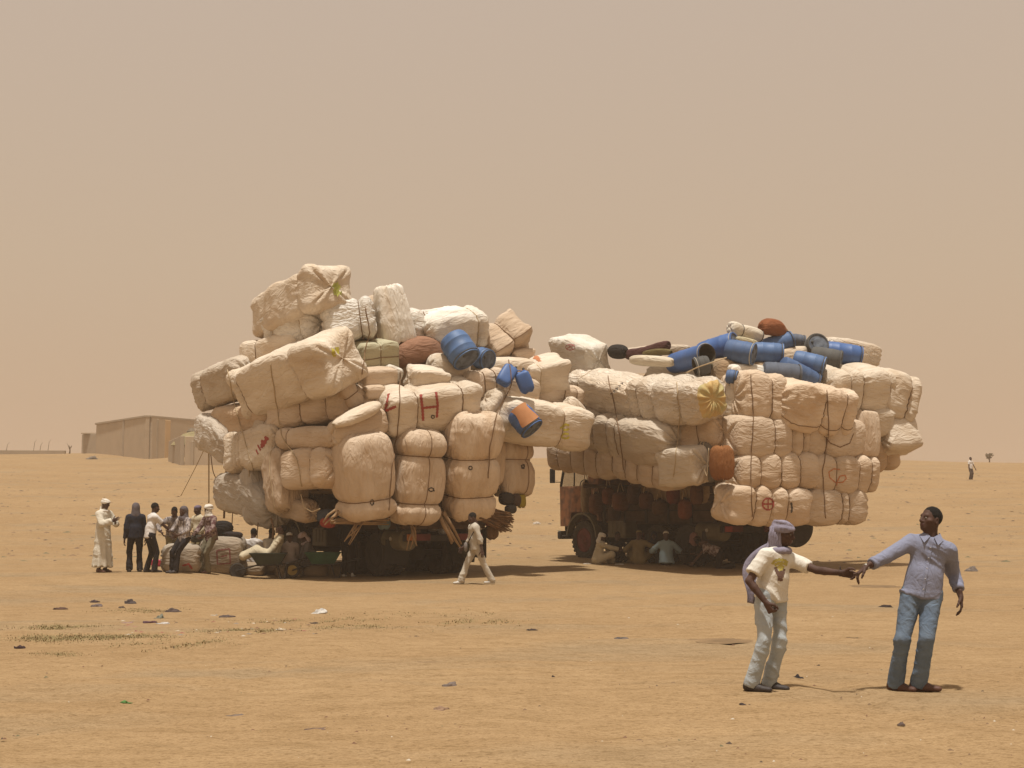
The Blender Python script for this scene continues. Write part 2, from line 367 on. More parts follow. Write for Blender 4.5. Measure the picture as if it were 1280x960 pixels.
def bale(ld, label, x0, y0, x1, y1, h, d=None, off=0.0, do=0.0, ropes=(), style='plain', col='tan', roll=0, pe=6.0, pc=4.0, sag=0.0,
         group=None, marks=(), cat='bale', name='cloth_bale', plastic=False, endcol=0, ropemat=None, seams=(), taper=0.0, ctone=1.0):
    _bn[0] += 1; seed = _bn[0] * 7
    Ym = ld.Y((x0 + x1) / 2, (y0 + y1) / 2); ppm = F_PX / (Ym + off)
    hz = h / ppm; hy = (d if d else h * .95) / ppm
    P0 = P(x0, y0, ld.Y(x0, y0) + off + .46 * hy); P1 = P(x1, y1, ld.Y(x1, y1) + off + do + .46 * hy)
    C = (P0 + P1) / 2; A = unit(P1 - P0); L = float(np.linalg.norm(P1 - P0))
    U = np.array([0, 0, 1.0]) if abs(A[2]) < .8 else np.array([ld.c, ld.s, 0.0])
    U = unit(U - A * np.dot(A, U)); S = np.cross(U, A)
    if roll == 0 and abs(A[2]) < .6: roll = -rng.uniform(0, 13)
    cr, sr = math.cos(R(roll)), math.sin(R(roll)); U, S = U * cr + S * sr, S * cr - U * sr
    v, f, pos, X = bale_mesh(L, hz, hy, ropes, style, pe, pc, sag, seed, taper=taper)
    mi = None; m = PLAST if plastic else CLOTH; mats = [m]
    if endcol:
        K, M = pos.shape[:2]; fm = np.zeros((K - 1, M), int); fm[(-endcol if endcol > 0 else 0):(None if endcol > 0 else -endcol)] = 1
        mi = fm.ravel().tolist(); mats = [m, GOLD]
    o = mk(name, v, f, mats, mi=mi)
    MW = Matrix([[A[i], S[i], U[i], C[i]] for i in range(3)] + [[0, 0, 0, 1]]); o.matrix_world = MW
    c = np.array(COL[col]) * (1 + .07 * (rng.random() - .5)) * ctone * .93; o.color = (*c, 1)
    tag(o, label, cat, group)
    K, M = pos.shape[:2]
    for q in ropes:
        x = q * L / 2; k = int(np.clip(np.searchsorted(X, x), 1, K - 1)); t = (x - X[k - 1]) / max(X[k] - X[k - 1], 1e-6)
        ring = pos[k - 1] * (1 - t) + pos[k] * t; cen = ring.mean(0); dr = ring - cen; dr /= np.linalg.norm(dr, axis=1, keepdims=True)
        b = MB(); b.tube(ring + dr * .006, .012, 5, closed=True); b.build('rope', ropemat or ROPE_D, o)
    for frac in seams:                                              # a cord or seam along the bale
        j = int(frac * M) % M; b = MB(); ring = pos[3:-3, j]; cen = pos[3:-3].mean(1); dr = ring - cen; dr /= np.linalg.norm(dr, axis=1, keepdims=True)
        b.tube(ring + dr * .006, .011, 5); b.build('rope', ropemat or ROPE_D, o)
    if marks:
        Wv = [MW @ Vector(q) for q in v]; bvh = BVHTree.FromPolygons(Wv, [tuple(q) for q in f.tolist()]); inv = MW.inverted()
        for mm, wd, strokes in marks:
            b = MB()
            for st in strokes:
                pts = [];
                for (a0, b0), (a1, b1) in zip(st[:-1], st[1:]):
                    nn = max(2, int(math.hypot(a1 - a0, b1 - b0) / 1.2))
                    pts += [(a0 + (a1 - a0) * k / nn, b0 + (b1 - b0) * k / nn) for k in range(nn)]
                pts.append(st[-1]); hit = []
                for a, bb in pts:
                    dd = Vector(ray(a, bb)).normalized(); lc, nn, _, _ = bvh.ray_cast(Vector(CAM), dd)
                    if lc is not None and nn.dot(dd) < -.05: hit.append((lc + nn * .006, nn))
                if len(hit) < 2: continue
                vv = []; ff = []
                for k, (p, nn) in enumerate(hit):
                    tgv = (hit[min(k + 1, len(hit) - 1)][0] - hit[max(k - 1, 0)][0]); sd_ = nn.cross(tgv).normalized() * wd / 2 * (1 + .25 * math.sin(k * 1.9 + seed))
                    vv += [inv @ (p - sd_), inv @ (p + sd_)]
                    if k: ff.append((2 * k - 2, 2 * k, 2 * k + 1, 2 * k - 1))
                b.add([tuple(q) for q in vv], ff)
            if b.n: b.build('painted_mark', mm, o)
    return o
def circ(cx, cy, rx, ry, n=18, a0=0, a1=360): return [(cx + rx * math.cos(R(a0 + (a1 - a0) * k / n)), cy + ry * math.sin(R(a0 + (a1 - a0) * k / n))) for k in range(n + 1)]

A2 = R(34); _p = G(735, 697); _c, _s = math.cos(A2), math.sin(A2)
O2 = _p - V(_c * -1.05 - _s * 4.2, _s * -1.05 + _c * 4.2, 0); O2[2] = float(gz(O2[0], O2[1]))
A1 = R(34); _p = G(562, 716); O1 = _p - V(_c * 1.05 + _s * .65, _s * 1.05 - _c * .65, 0); O1[2] = float(gz(O1[0], O1[1]))
print('truck origins', O1, O2)
T1 = Load(O1, A1, 3.5, 2.7); T2 = Load(O2, A2, 3.2, 4.3)
G1 = 'bales heaped on the taller truck load'; G2 = 'bales heaped on the lower truck load with barrels'

def b1(*a, **k): return bale(T1, *a, group=G1, **k)
def b2(*a, **k): return bale(T2, *a, group=G2, **k)
# --- first truck, from the peak down
b1('tan bale tilted on the very peak of the taller load, yellow-green mark on its end', 339, 398, 414, 358, 54, d=58, off=1.6, do=-1.0, style='fold', col='cream', ctone=1.0, ropes=(.62,), pe=8, pc=6,
   marks=[(YGR, .16, [[(416, 356), (421, 364), (427, 369)], [(419, 355), (424, 362)], [(417, 362), (424, 368)]])])
b1('bluish white plastic bale lying under the peak bale, left of the gathered one', 343, 410, 405, 402, 44, roll=-15, off=1.2, style='crinkle', col='white', plastic=True, ctone=.95, ropes=(-.55, .6), ropemat=ROPE_L)
b1('white plastic bale with deeply gathered silvery end, beside the peak bale', 403, 404, 468, 396, 54, off=.9, style='gather', col='white', plastic=True, ropes=(.45,), ctone=.92)
b1('tan bale wedged behind the gathered white one near the peak', 452, 378, 472, 420, 40, off=2.2, style='fold', col='tan')
b1('thin white slab-like bale standing upright on the taller load', 484, 358, 498, 430, 42, d=20, off=1.6, style='crinkle', col='white', pe=9, pc=7, ctone=1.08, taper=.12)
b1('crumpled white bale right of the upright white slab', 504, 408, 556, 412, 44, off=2.0, style='crinkle', col='white', plastic=True, ropes=(-.3,))
b1('white bale with a ruffled seam across its top, behind the big blue barrel', 530, 418, 602, 404, 48, roll=-22, off=1.5, style='crinkle', col='white', ropes=(.55,), ropemat=ROPE_L, sag=.12, ctone=.98)
b1('tan bale standing on a corner with crossed straps, right of the ruffled white one', 606, 442, 648, 412, 44, d=48, off=1.6, style='fold', col='tan', ropes=(.0,), roll=38, pe=8, pc=7, seams=(.62,))
b1('wrinkled greyish bale jutting out leftmost, at mid height of the taller load', 258, 488, 318, 466, 50, roll=-18, off=.3, style='crinkle', col='greige', ropes=(-.55,))
b1('smooth cream bale peeping out above the big tilted bale', 308, 443, 380, 430, 32, off=1.0, col='cream', ropes=(-.3,))
b1('biggest cream bale tilted to the right, yellow stain on its flat end', 316, 488, 428, 446, 68, roll=-26, off=-.1, do=-.5, col='cream', style='fold', ropes=(-.80, .42), pe=8, pc=5.5,
   marks=[(YEL, .10, [[(416, 436), (418, 446)], [(421, 434), (422, 442)]])])
b1('tan bale under the biggest tilted bale, folded flaps on its right end', 346, 516, 444, 502, 46, off=.3, col='tan', style='fold', ropes=(-.1, .55), ctone=.97)
b1('sagging shaded bale between the jutting grey one and the red-marked one', 276, 526, 348, 524, 40, off=.5, col='sand', style='crinkle', ctone=1.05)
b1('pale bale with a grey underside bulging out at the left edge', 259, 536, 300, 558, 46, off=.2, col='grey', style='crinkle', sag=.1, ctone=1.25)
b1('pale bale with red brush marks and several turns of rope', 300, 566, 356, 556, 52, off=.1, col='cream', style='fold', ropes=(-.55, -.42, -.30), ropemat=ROPE_L, ctone=.93,
   marks=[(RED, .13, [[(334, 546), (331, 553), (327, 558)], [(329, 550), (327, 560)]]), (RED, .05, [[(320, 562), (323, 568)], [(322, 556), (326, 563)]])])
b1('short roll-shaped bale between two stacked rows, left of the tall hanging bales', 353, 547, 420, 547, 28, off=.1, col='tan', ropes=(-.5,), pc=2.8)
b1('boxy bale with a narrow banded right end, beside the tallest hanging bale', 366, 588, 422, 584, 50, off=0, col='tan', ropes=(.42,), ctone=1.05)
b1('drooping grey sack forming the lowest left belly of the load', 284, 606, 346, 636, 48, off=.3, col='grey', style='crinkle', sag=.18, ctone=1.1)
b1('upright wrinkled bale with crossing cords, above the truck cab', 354, 562, 360, 640, 46, off=.1, col='tan', style='crinkle', seams=(.7,), ropemat=ROPE_L, ctone=.94)
b1('grey flattened sack squeezed between the belly sack and the wrinkled upright bale', 320, 586, 330, 652, 42, off=.35, col='grey', style='crinkle', ctone=1.12)
b1('narrow grey bundle behind the dangling ropes on the left side', 296, 572, 308, 618, 30, off=.8, col='grey', style='crinkle')
b1('rolled bale lying across the top of the tallest hanging bale', 414, 543, 480, 524, 34, off=0, col='tan', style='plain', pc=3)
b1('tallest hanging bale of the rear row, belted low with a ring mark', 451, 540, 458, 649, 71, d=58, off=-.3, do=.25, col='tan', ropes=(.54,), ctone=1.05, pe=5, pc=3.6,
   marks=[(BLK, .03, [circ(465, 628, 2.2, 3.5, 10)])])
b1('hanging bale with a vertical cord, middle one of the rear row', 524, 536, 514, 655, 65, d=56, off=-.3, do=.3, col='tan', pe=5, pc=3.6, ropes=(-.44, .55), seams=(.49,), ctone=1.03,
   marks=[(BLK, .03, [circ(539, 612, 3.2, 2.2, 10), [(541, 612), (543, 614)]])])
b1('hanging bale with a bright pointed flap on top, right one of the rear row', 589, 516, 582, 647, 70, d=62, off=-.55, do=.55, col='tan', style='fold', pe=5.5, pc=3.8, taper=-.07, ropes=(-.16, .56), ctone=1.06,
   marks=[(BLK, .03, [circ(588, 585, 2.2, 2.2, 9)])])
b1('bale with a big red letter on its end and red strokes along its side', 477, 517, 592, 500, 56, roll=-20, off=-.1, col='cream', style='fold', ropes=(-.42, .55), ctone=.97,
   marks=[(RED, .07, [[(486, 492), (482, 512), (481, 520)], [(476, 516), (495, 508)]]), (RED, .065, [[(526, 493), (528, 510), (529, 526)], [(545, 490), (547, 506), (546, 522)], [(528, 510), (547, 508)]]),
          (BLK, .03, [circ(541, 521, 2, 2, 8)])])
b1('small brick-shaped bale sitting on the red-lettered bale', 513, 473, 554, 477, 30, roll=-24, d=30, off=.2, col='cream', pe=8, pc=7, style='fold')
b1('pale green package tied crosswise with string', 446, 450, 492, 444, 38, roll=-14, off=1.0, col='green', pe=9, pc=8, ropes=(0,), seams=(.5,), cat='package', name='tied_package')
b1('small tan box-shaped bale under the green package', 452, 475, 493, 472, 25, roll=-15, off=.6, col='tan', pe=9, pc=8)
b1('rust brown bag lying slumped between the green package and the blue barrel', 491, 446, 553, 436, 32, off=1.4, col='brown', style='crinkle', pe=3, pc=2.6, sag=.15, cat='bag', name='brown_bag', ctone=1.2)
b1('plump tan sack right under the big blue barrel', 536, 458, 584, 468, 36, off=.8, col='cream', pe=4, pc=3, ctone=.95)
b1('small banded tan bale right of the sack beneath the blue barrel', 580, 484, 626, 476, 36, off=.4, col='tan', ropes=(-.2, .4), style='crinkle', ctone=1.05)
b1('pale lumpy bag with the two small jerrycans leaning on it', 606, 462, 664, 462, 28, off=.9, col='cream', style='crinkle', pc=2.8)
b1('boxy bale behind the jerrycans with an orange-stained hole in its top', 652, 474, 702, 464, 42, roll=-26, off=.9, col='cream', style='fold', pe=8, pc=6, ropes=(-.45,), ropemat=ROPE_L,
   marks=[(ORA, .10, [[(667, 447), (672, 449), (675, 452)], [(669, 445), (674, 448)]])])
b1('tan bale overhanging far to the right beneath the hole-topped bale', 664, 492, 722, 500, 36, off=1.2, col='tan', ropes=(.1, .62), style='crinkle', ctone=1.03)
b1('tan bale filling the gap beneath the two small jerrycans', 612, 482, 668, 492, 36, off=.5, col='tan', style='plain', ctone=.95)
b1('ruffle-necked tan sack left of the barrel with the orange patch', 604, 498, 636, 532, 46, off=-.1, col='cream', style='crinkle', pe=4, pc=3.4, ropes=(-.35,), ropemat=ROPE_L, ctone=.93)
b1('bale with two yellow scrawls, overhanging to the far right', 618, 522, 729, 536, 54, roll=-14, off=-.1, col='cream', style='fold', ropes=(.30,), ctone=1.0,
   marks=[(YEL, .055, [circ(707, 534, 5, 3.5, 12, 30, 330), circ(707, 545, 5, 3, 12, 20, 320), [(700, 535), (706, 532)]])])
b1('upright bale with a dark square stamp, rightmost below the overhang', 640, 552, 640, 618, 46, d=42, off=.5, col='tan', style='fold', ropes=(-.3,), seams=(.45,), ctone=.96,
   marks=[(BLK, .05, [[(653, 581), (655, 581), (655, 585), (652, 585), (652, 581)]])])
b1('narrow upright bale squeezed between the rear row and the stamped bale', 616, 548, 614, 606, 26, d=30, off=.4, col='sand', style='plain', ctone=1.05)
b1('flattened empty sack draped on the rolled bale, its knotted neck to the right', 416, 532, 476, 506, 16, d=26, off=-.25, col='cream', style='crinkle', pe=2.6, pc=2.4, cat='sack', name='empty_sack', taper=.1)
b1('crumpled paper-like bundle between the folded bale and the red-lettered bale', 440, 492, 464, 506, 22, off=.6, col='tan', style='crinkle', cat='bundle', name='crumpled_bundle')
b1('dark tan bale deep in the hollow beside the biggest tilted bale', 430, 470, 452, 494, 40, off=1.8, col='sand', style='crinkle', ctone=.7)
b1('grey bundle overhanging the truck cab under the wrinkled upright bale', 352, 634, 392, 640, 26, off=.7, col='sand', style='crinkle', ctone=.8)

b1('crumpled flap-like small bale at the right end of the folded bale', 428, 480, 446, 508, 22, off=.5, col='tan', style='crinkle', ropes=(0,))
b1('tiny tan bale under the small box-shaped one', 456, 492, 480, 490, 16, off=.35, col='tan', style='crinkle')
b1('small white crumpled bag left of the rust brown bag', 480, 462, 500, 470, 18, off=.9, col='white', style='crinkle')
b1('tan bale peeping out right of the red-lettered bale', 584, 500, 612, 492, 30, off=.6, col='tan', style='crinkle', ropes=(.1,))
b1('narrow tan bale behind the two jerrycans', 640, 446, 664, 444, 20, off=1.5, col='tan', style='fold')
b1('frayed corner flap of cloth hanging at the far right over the yellow-scrawled bale', 708, 500, 728, 520, 18, off=.5, col='cream', style='crinkle', pe=4)
b1('small pale bale wedged above the red-marked roped bale', 322, 530, 350, 534, 20, off=.35, col='greige', style='crinkle', ropes=(.2,))
b1('small bale wedged between the boxy bale and the tallest hanging one', 402, 552, 420, 566, 22, off=.6, col='tan', style='crinkle', ctone=.85)
# --- second truck, from the top down
b2('whitish bale with a red oval print, perched at the front end of the lower load', 702, 437, 748, 450, 42, d=36, off=.9, do=-.5, style='fold', col='white', ctone=.93, pe=8, pc=6, roll=-14,
   marks=[(PINK, .03, [circ(713, 434, 6, 3.6, 14), [(708, 436), (718, 431)], [(711, 432), (716, 436)]])])
b2('long pale bale with a row of black letters, right of the red oval one', 722, 480, 806, 500, 46, roll=-30, off=.1, do=-.3, style='crinkle', col='cream', ropes=(-.55,), ropemat=ROPE_L, plastic=True, ctone=1.04,
   marks=[(BLK, .025, [[(763 + 3.2 * k, 492.5 - 3.3 * k), (766 + 3.2 * k, 491.5 - 3.3 * k), (765 + 3.2 * k, 494 - 3.3 * k)] for k in range(5)])])
b2('greyish bale tucked behind the lettered one above the cab', 700, 486, 742, 498, 40, off=1.0, col='greige', style='crinkle')
b2('pale bale hanging at the front corner above the yellow-scrawled bale', 704, 470, 732, 474, 34, off=1.6, col='greige', style='crinkle', ctone=1.1)
b2('fat shiny bale with a golden gathered end', 797, 498, 892, 500, 54, roll=-16, off=-.1, do=-.4, style='gather', col='cream', plastic=True, ropes=(-.62, -.2, .5), endcol=11, ctone=.96, pe=5)
b2('bale right of the golden end, at the corner of the load', 880, 496, 928, 502, 46, off=.5, col='cream', style='crinkle', ropes=(.0,), ctone=.93)
b2('long banded bale with a glossy wrinkled end, second row on the long side', 728, 532, 850, 556, 54, roll=-18, off=0, do=-.4, style='gather', col='greige', ropes=(-.42, -.12, .05), ctone=1.02)
b2('lumpy tan bale under the golden-ended bale', 848, 550, 902, 540, 38, off=.4, col='sand', style='fold', ropes=(.3,), ctone=1.02)
b2('slim bale at the far left behind the yellow-scrawled bale', 716, 520, 746, 538, 40, off=.8, col='greige', style='crinkle', ctone=.9)
b2('long many-banded bale of the lowest row above the cab', 694, 566, 776, 580, 38, off=.1, col='tan', ropes=(-.6, -.2, .2, .6), ctone=.93)
b2('long banded bale with a faint red mark, right half of the lowest side row', 760, 574, 852, 596, 38, off=.0, col='tan', ropes=(-.62, -.25, .1, .5), ctone=.93,
   marks=[(RED, .03, [circ(777, 567, 3, 2, 8)])])
b2('square white-ended bale closing the lowest side row', 837, 582, 882, 581, 46, off=-.2, col='cream', style='fold', pe=9, pc=7, ctone=.84)
b2('bale with a crinkled folded end at the left of the rear top row', 914, 495, 968, 498, 60, off=.1, style='gather', col='tan', ropes=(.25,), ctone=1.08, pc=5)
b2('large puckered bale with a pointed lower flap, middle of the rear top row', 966, 502, 1056, 516, 58, roll=-16, off=-.3, style='crinkle', col='tan', ropes=(.02, .62), ctone=1.12, pc=5.5,
   seams=(.60,))
b2('big smooth bale behind the puckered one, belted twice', 1024, 491, 1103, 485, 60, roll=-18, off=.35, col='cream', ropes=(-.45, -.1, .75), ctone=.95, pe=5)
b2('crumpled bale with a strap, rightmost at the top of the rear', 1090, 486, 1132, 504, 60, off=.4, style='crinkle', col='cream', ropes=(.3,), ctone=.92)
b2('round-bellied bale belted twice, left of the rear second row', 907, 546, 1000, 546, 54, off=.1, col='tan', ropes=(-.05, .45, .78), ctone=1.0)
b2('bale with a hanging loop of rope, middle of the rear second row', 996, 548, 1074, 548, 46, off=.1, col='tan', ropes=(-.40,), ctone=.97,
   marks=[(ROPE_D, .03, [[(1030, 545), (1038, 554), (1050, 559), (1062, 554), (1067, 542)]])])
b2('smooth upright bale right of the rope-looped one', 1076, 514, 1076, 572, 34, d=40, off=.1, col='tan', ctone=1.0, pe=8)
b2('small bale with a torn pale flap, under the crumpled strapped bale', 1084, 528, 1108, 526, 34, off=.3, col='cream', style='fold', ctone=.9)
b2('bale jutting out rightmost with a frayed pale flap', 1098, 547, 1136, 545, 42, off=.3, style='fold', col='cream', ctone=.92, roll=18, pe=8)
b2('shaded bale under the rightmost jutting bale', 1080, 569, 1112, 564, 44, off=.8, col='sand', style='fold', ropes=(0,), ctone=1.0)
b2('bale banded into four, left of the rear third row', 912, 590, 1014, 588, 46, off=.05, col='tan', ropes=(-.50, -.02, .46), ctone=.98)
b2('bale with an orange-red loop drawn on it, right of the rear third row', 1004, 592, 1088, 592, 47, off=.05, col='tan', ropes=(-.35, .30, .68), ctone=.97,
   marks=[(ORA, .035, [[(1050, 587), (1042, 586), (1036, 590), (1037, 597), (1044, 603), (1053, 603), (1058, 598), (1056, 594), (1050, 595), (1046, 603), (1046, 607)]])])
b2('lowest rear bale with a red circled cross', 901, 627, 1002, 632, 48, off=.05, col='tan', ropes=(-.45, -.05, .36), ctone=1.05, style='fold',
   marks=[(RED, .045, [circ(960, 630, 7, 7.2, 20), [(953, 630), (967, 630)], [(960, 623), (960, 637)]]), (BLK, .05, [[(989, 628), (990, 636), (989, 641)]])])
b2('lowest rear bale at the right, creased and belted', 996, 635, 1074, 633, 44, off=.1, col='tan', ropes=(.12, .34), style='crinkle', ctone=.95)
b2('long pale bale lying along the top behind the blue barrels, right side', 1030, 433, 1094, 446, 30, off=2.6, col='cream', style='crinkle', plastic=True)
b2('tan bale on top of the load beneath the leftmost blue barrels', 812, 470, 900, 472, 26, off=1.6, col='cream', style='crinkle')
b2('flat pale bag under the middle barrels on the lower load', 908, 470, 966, 474, 30, off=1.2, col='white', style='crinkle')
b2('pale crumpled bag between the barrels near the top right', 968, 452, 1010, 446, 26, off=2.2, col='cream', style='crinkle')
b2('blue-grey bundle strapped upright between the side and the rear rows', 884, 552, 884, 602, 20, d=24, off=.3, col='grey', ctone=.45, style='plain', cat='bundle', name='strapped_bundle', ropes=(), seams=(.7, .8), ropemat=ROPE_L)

b2('small pale bale tucked between the lettered bale and the banded row', 716, 508, 752, 514, 20, off=.6, col='greige', style='crinkle', ropes=(.2,))
b2('thin bale squeezed under the golden-ended bale', 850, 528, 900, 526, 18, off=.6, col='tan', style='crinkle', ropes=(.1,))
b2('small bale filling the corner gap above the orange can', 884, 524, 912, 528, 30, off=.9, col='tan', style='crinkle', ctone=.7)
b2('short tan bale between the puckered bale and the rope-looped one', 990, 536, 1030, 538, 22, off=.4, col='tan', style='fold', ctone=.95)
# --- the mass of bales inside each load
def inner(ld, boxes, label):
    b = MB()
    for (x, y, z, sx, sy, sz) in boxes:
        v, f, _, _ = bale_mesh(sy, sz, sx, (), 'plain', 6, 5, 0, int(abs(x * 31 + y * 17 + z * 7)) + 3, 22, 24)
        v = v[:, [1, 0, 2]] * [-1, 1, 1]
        v = v + [x, y, z]; q = np.stack([ld.c * v[:, 0] - ld.s * v[:, 1], ld.s * v[:, 0] + ld.c * v[:, 1], v[:, 2]], -1) + ld.o
        b.add(q, f)
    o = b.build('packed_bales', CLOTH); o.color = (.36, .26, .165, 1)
    tag(o, label, 'bales', kind='stuff'); return o
rr = random.Random(3)
def grid(x0, x1, y0, y1, z0, z1, nx, ny, nz_):
    out = []
    for i in range(nx):
        for j in range(ny):
            for k in range(nz_):
                sx, sy, sz = (x1 - x0) / nx, (y1 - y0) / ny, (z1 - z0) / nz_
                out.append((x0 + sx * (i + .5) + rr.uniform(-.1, .1), y0 + sy * (j + .5) + rr.uniform(-.1, .1), z0 + sz * (k + .5) + rr.uniform(-.08, .08), sx * 1.12, sy * 1.12, sz * 1.12))
    return out
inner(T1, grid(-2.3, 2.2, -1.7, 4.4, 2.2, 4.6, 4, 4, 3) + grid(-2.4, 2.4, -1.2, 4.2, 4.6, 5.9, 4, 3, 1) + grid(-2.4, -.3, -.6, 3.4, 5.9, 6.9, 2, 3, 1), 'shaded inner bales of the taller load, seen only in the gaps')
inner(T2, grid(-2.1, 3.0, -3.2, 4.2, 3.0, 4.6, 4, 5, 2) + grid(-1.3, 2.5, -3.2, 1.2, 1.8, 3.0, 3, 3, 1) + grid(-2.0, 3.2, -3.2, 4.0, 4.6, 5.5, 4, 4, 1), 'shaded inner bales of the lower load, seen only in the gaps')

# ------------------------------------------------------------------ figures: smooth distance fields turned into one continuous skin
def smin(a, b, k):
    if k <= 0: return np.minimum(a, b)
    h = np.clip(.5 + .5 * (b - a) / k, 0, 1); return b * (1 - h) + a * h - k * h * (1 - h)
def cap(a, b, ra, rb, flat=None, k=.03, cut=None, sub=False):
    """round cone a-b; flat=(axis, factor) squeezes it along an axis; cut=[(point, normal)...] trims it"""
    return ('c', V(*a), V(*b), ra, rb, flat, k, cut, sub)
def ell(c, r, M=None, k=.02, sub=False): return ('e', V(*c), V(*r), None if M is None else np.asarray(M, float), k, sub)
def sdf(prims, p):
    d = None
    for q in prims:
        if q[0] == 'c':
            _, a, b, ra, rb, flat, k, cut, sub = q; pp = p; f = 1.0
            if flat is not None:
                ax, f = unit(flat[0]), flat[1]; pp = p + ((p - a) @ ax)[:, None] * (1 / f - 1) * ax
                bb = b + np.dot(b - a, ax) * (1 / f - 1) * ax
            else: bb = b
            ba = bb - a; t = np.clip(((pp - a) @ ba) / max(np.dot(ba, ba), 1e-12), 0, 1)
            e = np.linalg.norm(pp - a - t[:, None] * ba, axis=1) - (ra + (rb - ra) * t)
            if flat is not None: e = e * (f if f < 1 else 1)
            if cut:
                for c, n in cut: e = np.maximum(e, (p - c) @ unit(n))
        else:
            _, c, r, M, k, sub = q; pp = p - c
            if M is not None: pp = pp @ M
            k0 = np.linalg.norm(pp / r, axis=1); k1 = np.linalg.norm(pp / (r * r), axis=1); e = k0 * (k0 - 1) / np.maximum(k1, 1e-9)
        if d is None: d = e
        elif sub: d = -smin(-d, e, k)
        else: d = smin(d, e, k)
    return d
def bounds(prims, pad):
    lo, hi = [], []
    for q in prims:
        if q[-1]: continue
        if q[0] == 'c':
            m = max(q[3], q[4]); lo.append(np.minimum(q[1], q[2]) - m); hi.append(np.maximum(q[1], q[2]) + m)
        else: m = q[2].max(); lo.append(q[1] - m); hi.append(q[1] + m)
    return np.min(lo, 0) - pad, np.max(hi, 0) + pad
def skin(prims, res, extra=None):
    lo, hi = bounds(prims, res * 3); fn = (lambda p: extra(p, sdf(prims, p))) if extra else (lambda p: sdf(prims, p))
    S = 4; n = (np.ceil((hi - lo) / res / S).astype(int) + 1) * S
    nc = n // S; ii = np.stack(np.meshgrid(*[np.arange(m) for m in nc], indexing='ij'), -1).reshape(-1, 3)
    dc = fn(lo + (ii * S + (S - 1) / 2) * res).reshape(nc)
    D = dc
    for ax in range(3): D = np.repeat(D, S, ax)
    D = D.copy(); mk_ = np.abs(D) < res * S * 2.2
    idx = np.argwhere(mk_); vals = np.concatenate([fn(lo + idx[i:i + 200000] * res) for i in range(0, len(idx), 200000)])
    D[mk_] = vals; s = D < 0
    cs = np.zeros(np.array(D.shape) - 1, np.int8)
    for i in (0, 1):
        for j in (0, 1):
            for k in (0, 1): cs += s[i:D.shape[0] - 1 + i, j:D.shape[1] - 1 + j, k:D.shape[2] - 1 + k]
    act = np.argwhere((cs > 0) & (cs < 8)); ids = -np.ones(cs.shape, np.int64); ids[tuple(act.T)] = np.arange(len(act))
    cor = np.array([(i, j, k) for i in (0, 1) for j in (0, 1) for k in (0, 1)])
    cv = np.stack([D[tuple((act + c).T)] for c in cor], 1); pos = np.zeros((len(act), 3)); cnt = np.zeros(len(act))
    for a in range(8):
        for b in range(a + 1, 8):
            if np.abs(cor[a] - cor[b]).sum() != 1: continue
            m = (cv[:, a] < 0) != (cv[:, b] < 0); t = cv[m, a] / (cv[m, a] - cv[m, b])
            pos[m] += cor[a] + t[:, None] * (cor[b] - cor[a]); cnt[m] += 1
    v = lo + (act + pos / np.maximum(cnt, 1)[:, None]) * res; F = []
    for ax in range(3):
        o1, o2 = [k for k in range(3) if k != ax]
        A = s.take(range(0, D.shape[ax] - 1), ax); B = s.take(range(1, D.shape[ax]), ax)
        e = np.argwhere(A != B); e = e[(e[:, o1] > 0) & (e[:, o2] > 0) & (e[:, o1] < cs.shape[o1]) & (e[:, o2] < cs.shape[o2])]
        ins = A[tuple(e.T)]; d1 = np.eye(3, dtype=int)[o1]; d2 = np.eye(3, dtype=int)[o2]
        q = np.stack([ids[tuple((e - d1 - d2).T)], ids[tuple((e - d2).T)], ids[tuple(e.T)], ids[tuple((e - d1).T)]], 1)
        fl = ins if ax != 1 else ~ins
        q[~fl] = q[~fl][:, ::-1]; F.append(q)
    F = np.concatenate(F); F = F[(F >= 0).all(1)]
    return v, F
def smooth(v, f, it=2, lam=.5):
    e = np.concatenate([f[:, [0, 1]], f[:, [1, 2]], f[:, [2, 3]], f[:, [3, 0]]])
    for _ in range(it):
        acc = np.zeros_like(v); c = np.zeros(len(v))
        np.add.at(acc, e[:, 0], v[e[:, 1]]); np.add.at(acc, e[:, 1], v[e[:, 0]]); np.add.at(c, e[:, 0], 1); np.add.at(c, e[:, 1], 1)
        v = v + lam * (acc / np.maximum(c, 1)[:, None] - v)
    return v
def normals(v, f):
    n = np.zeros_like(v); fn = np.cross(v[f[:, 2]] - v[f[:, 0]], v[f[:, 3]] - v[f[:, 1]])
    for k in range(4): np.add.at(n, f[:, k], fn)
    return n / np.maximum(np.linalg.norm(n, axis=1, keepdims=True), 1e-9)

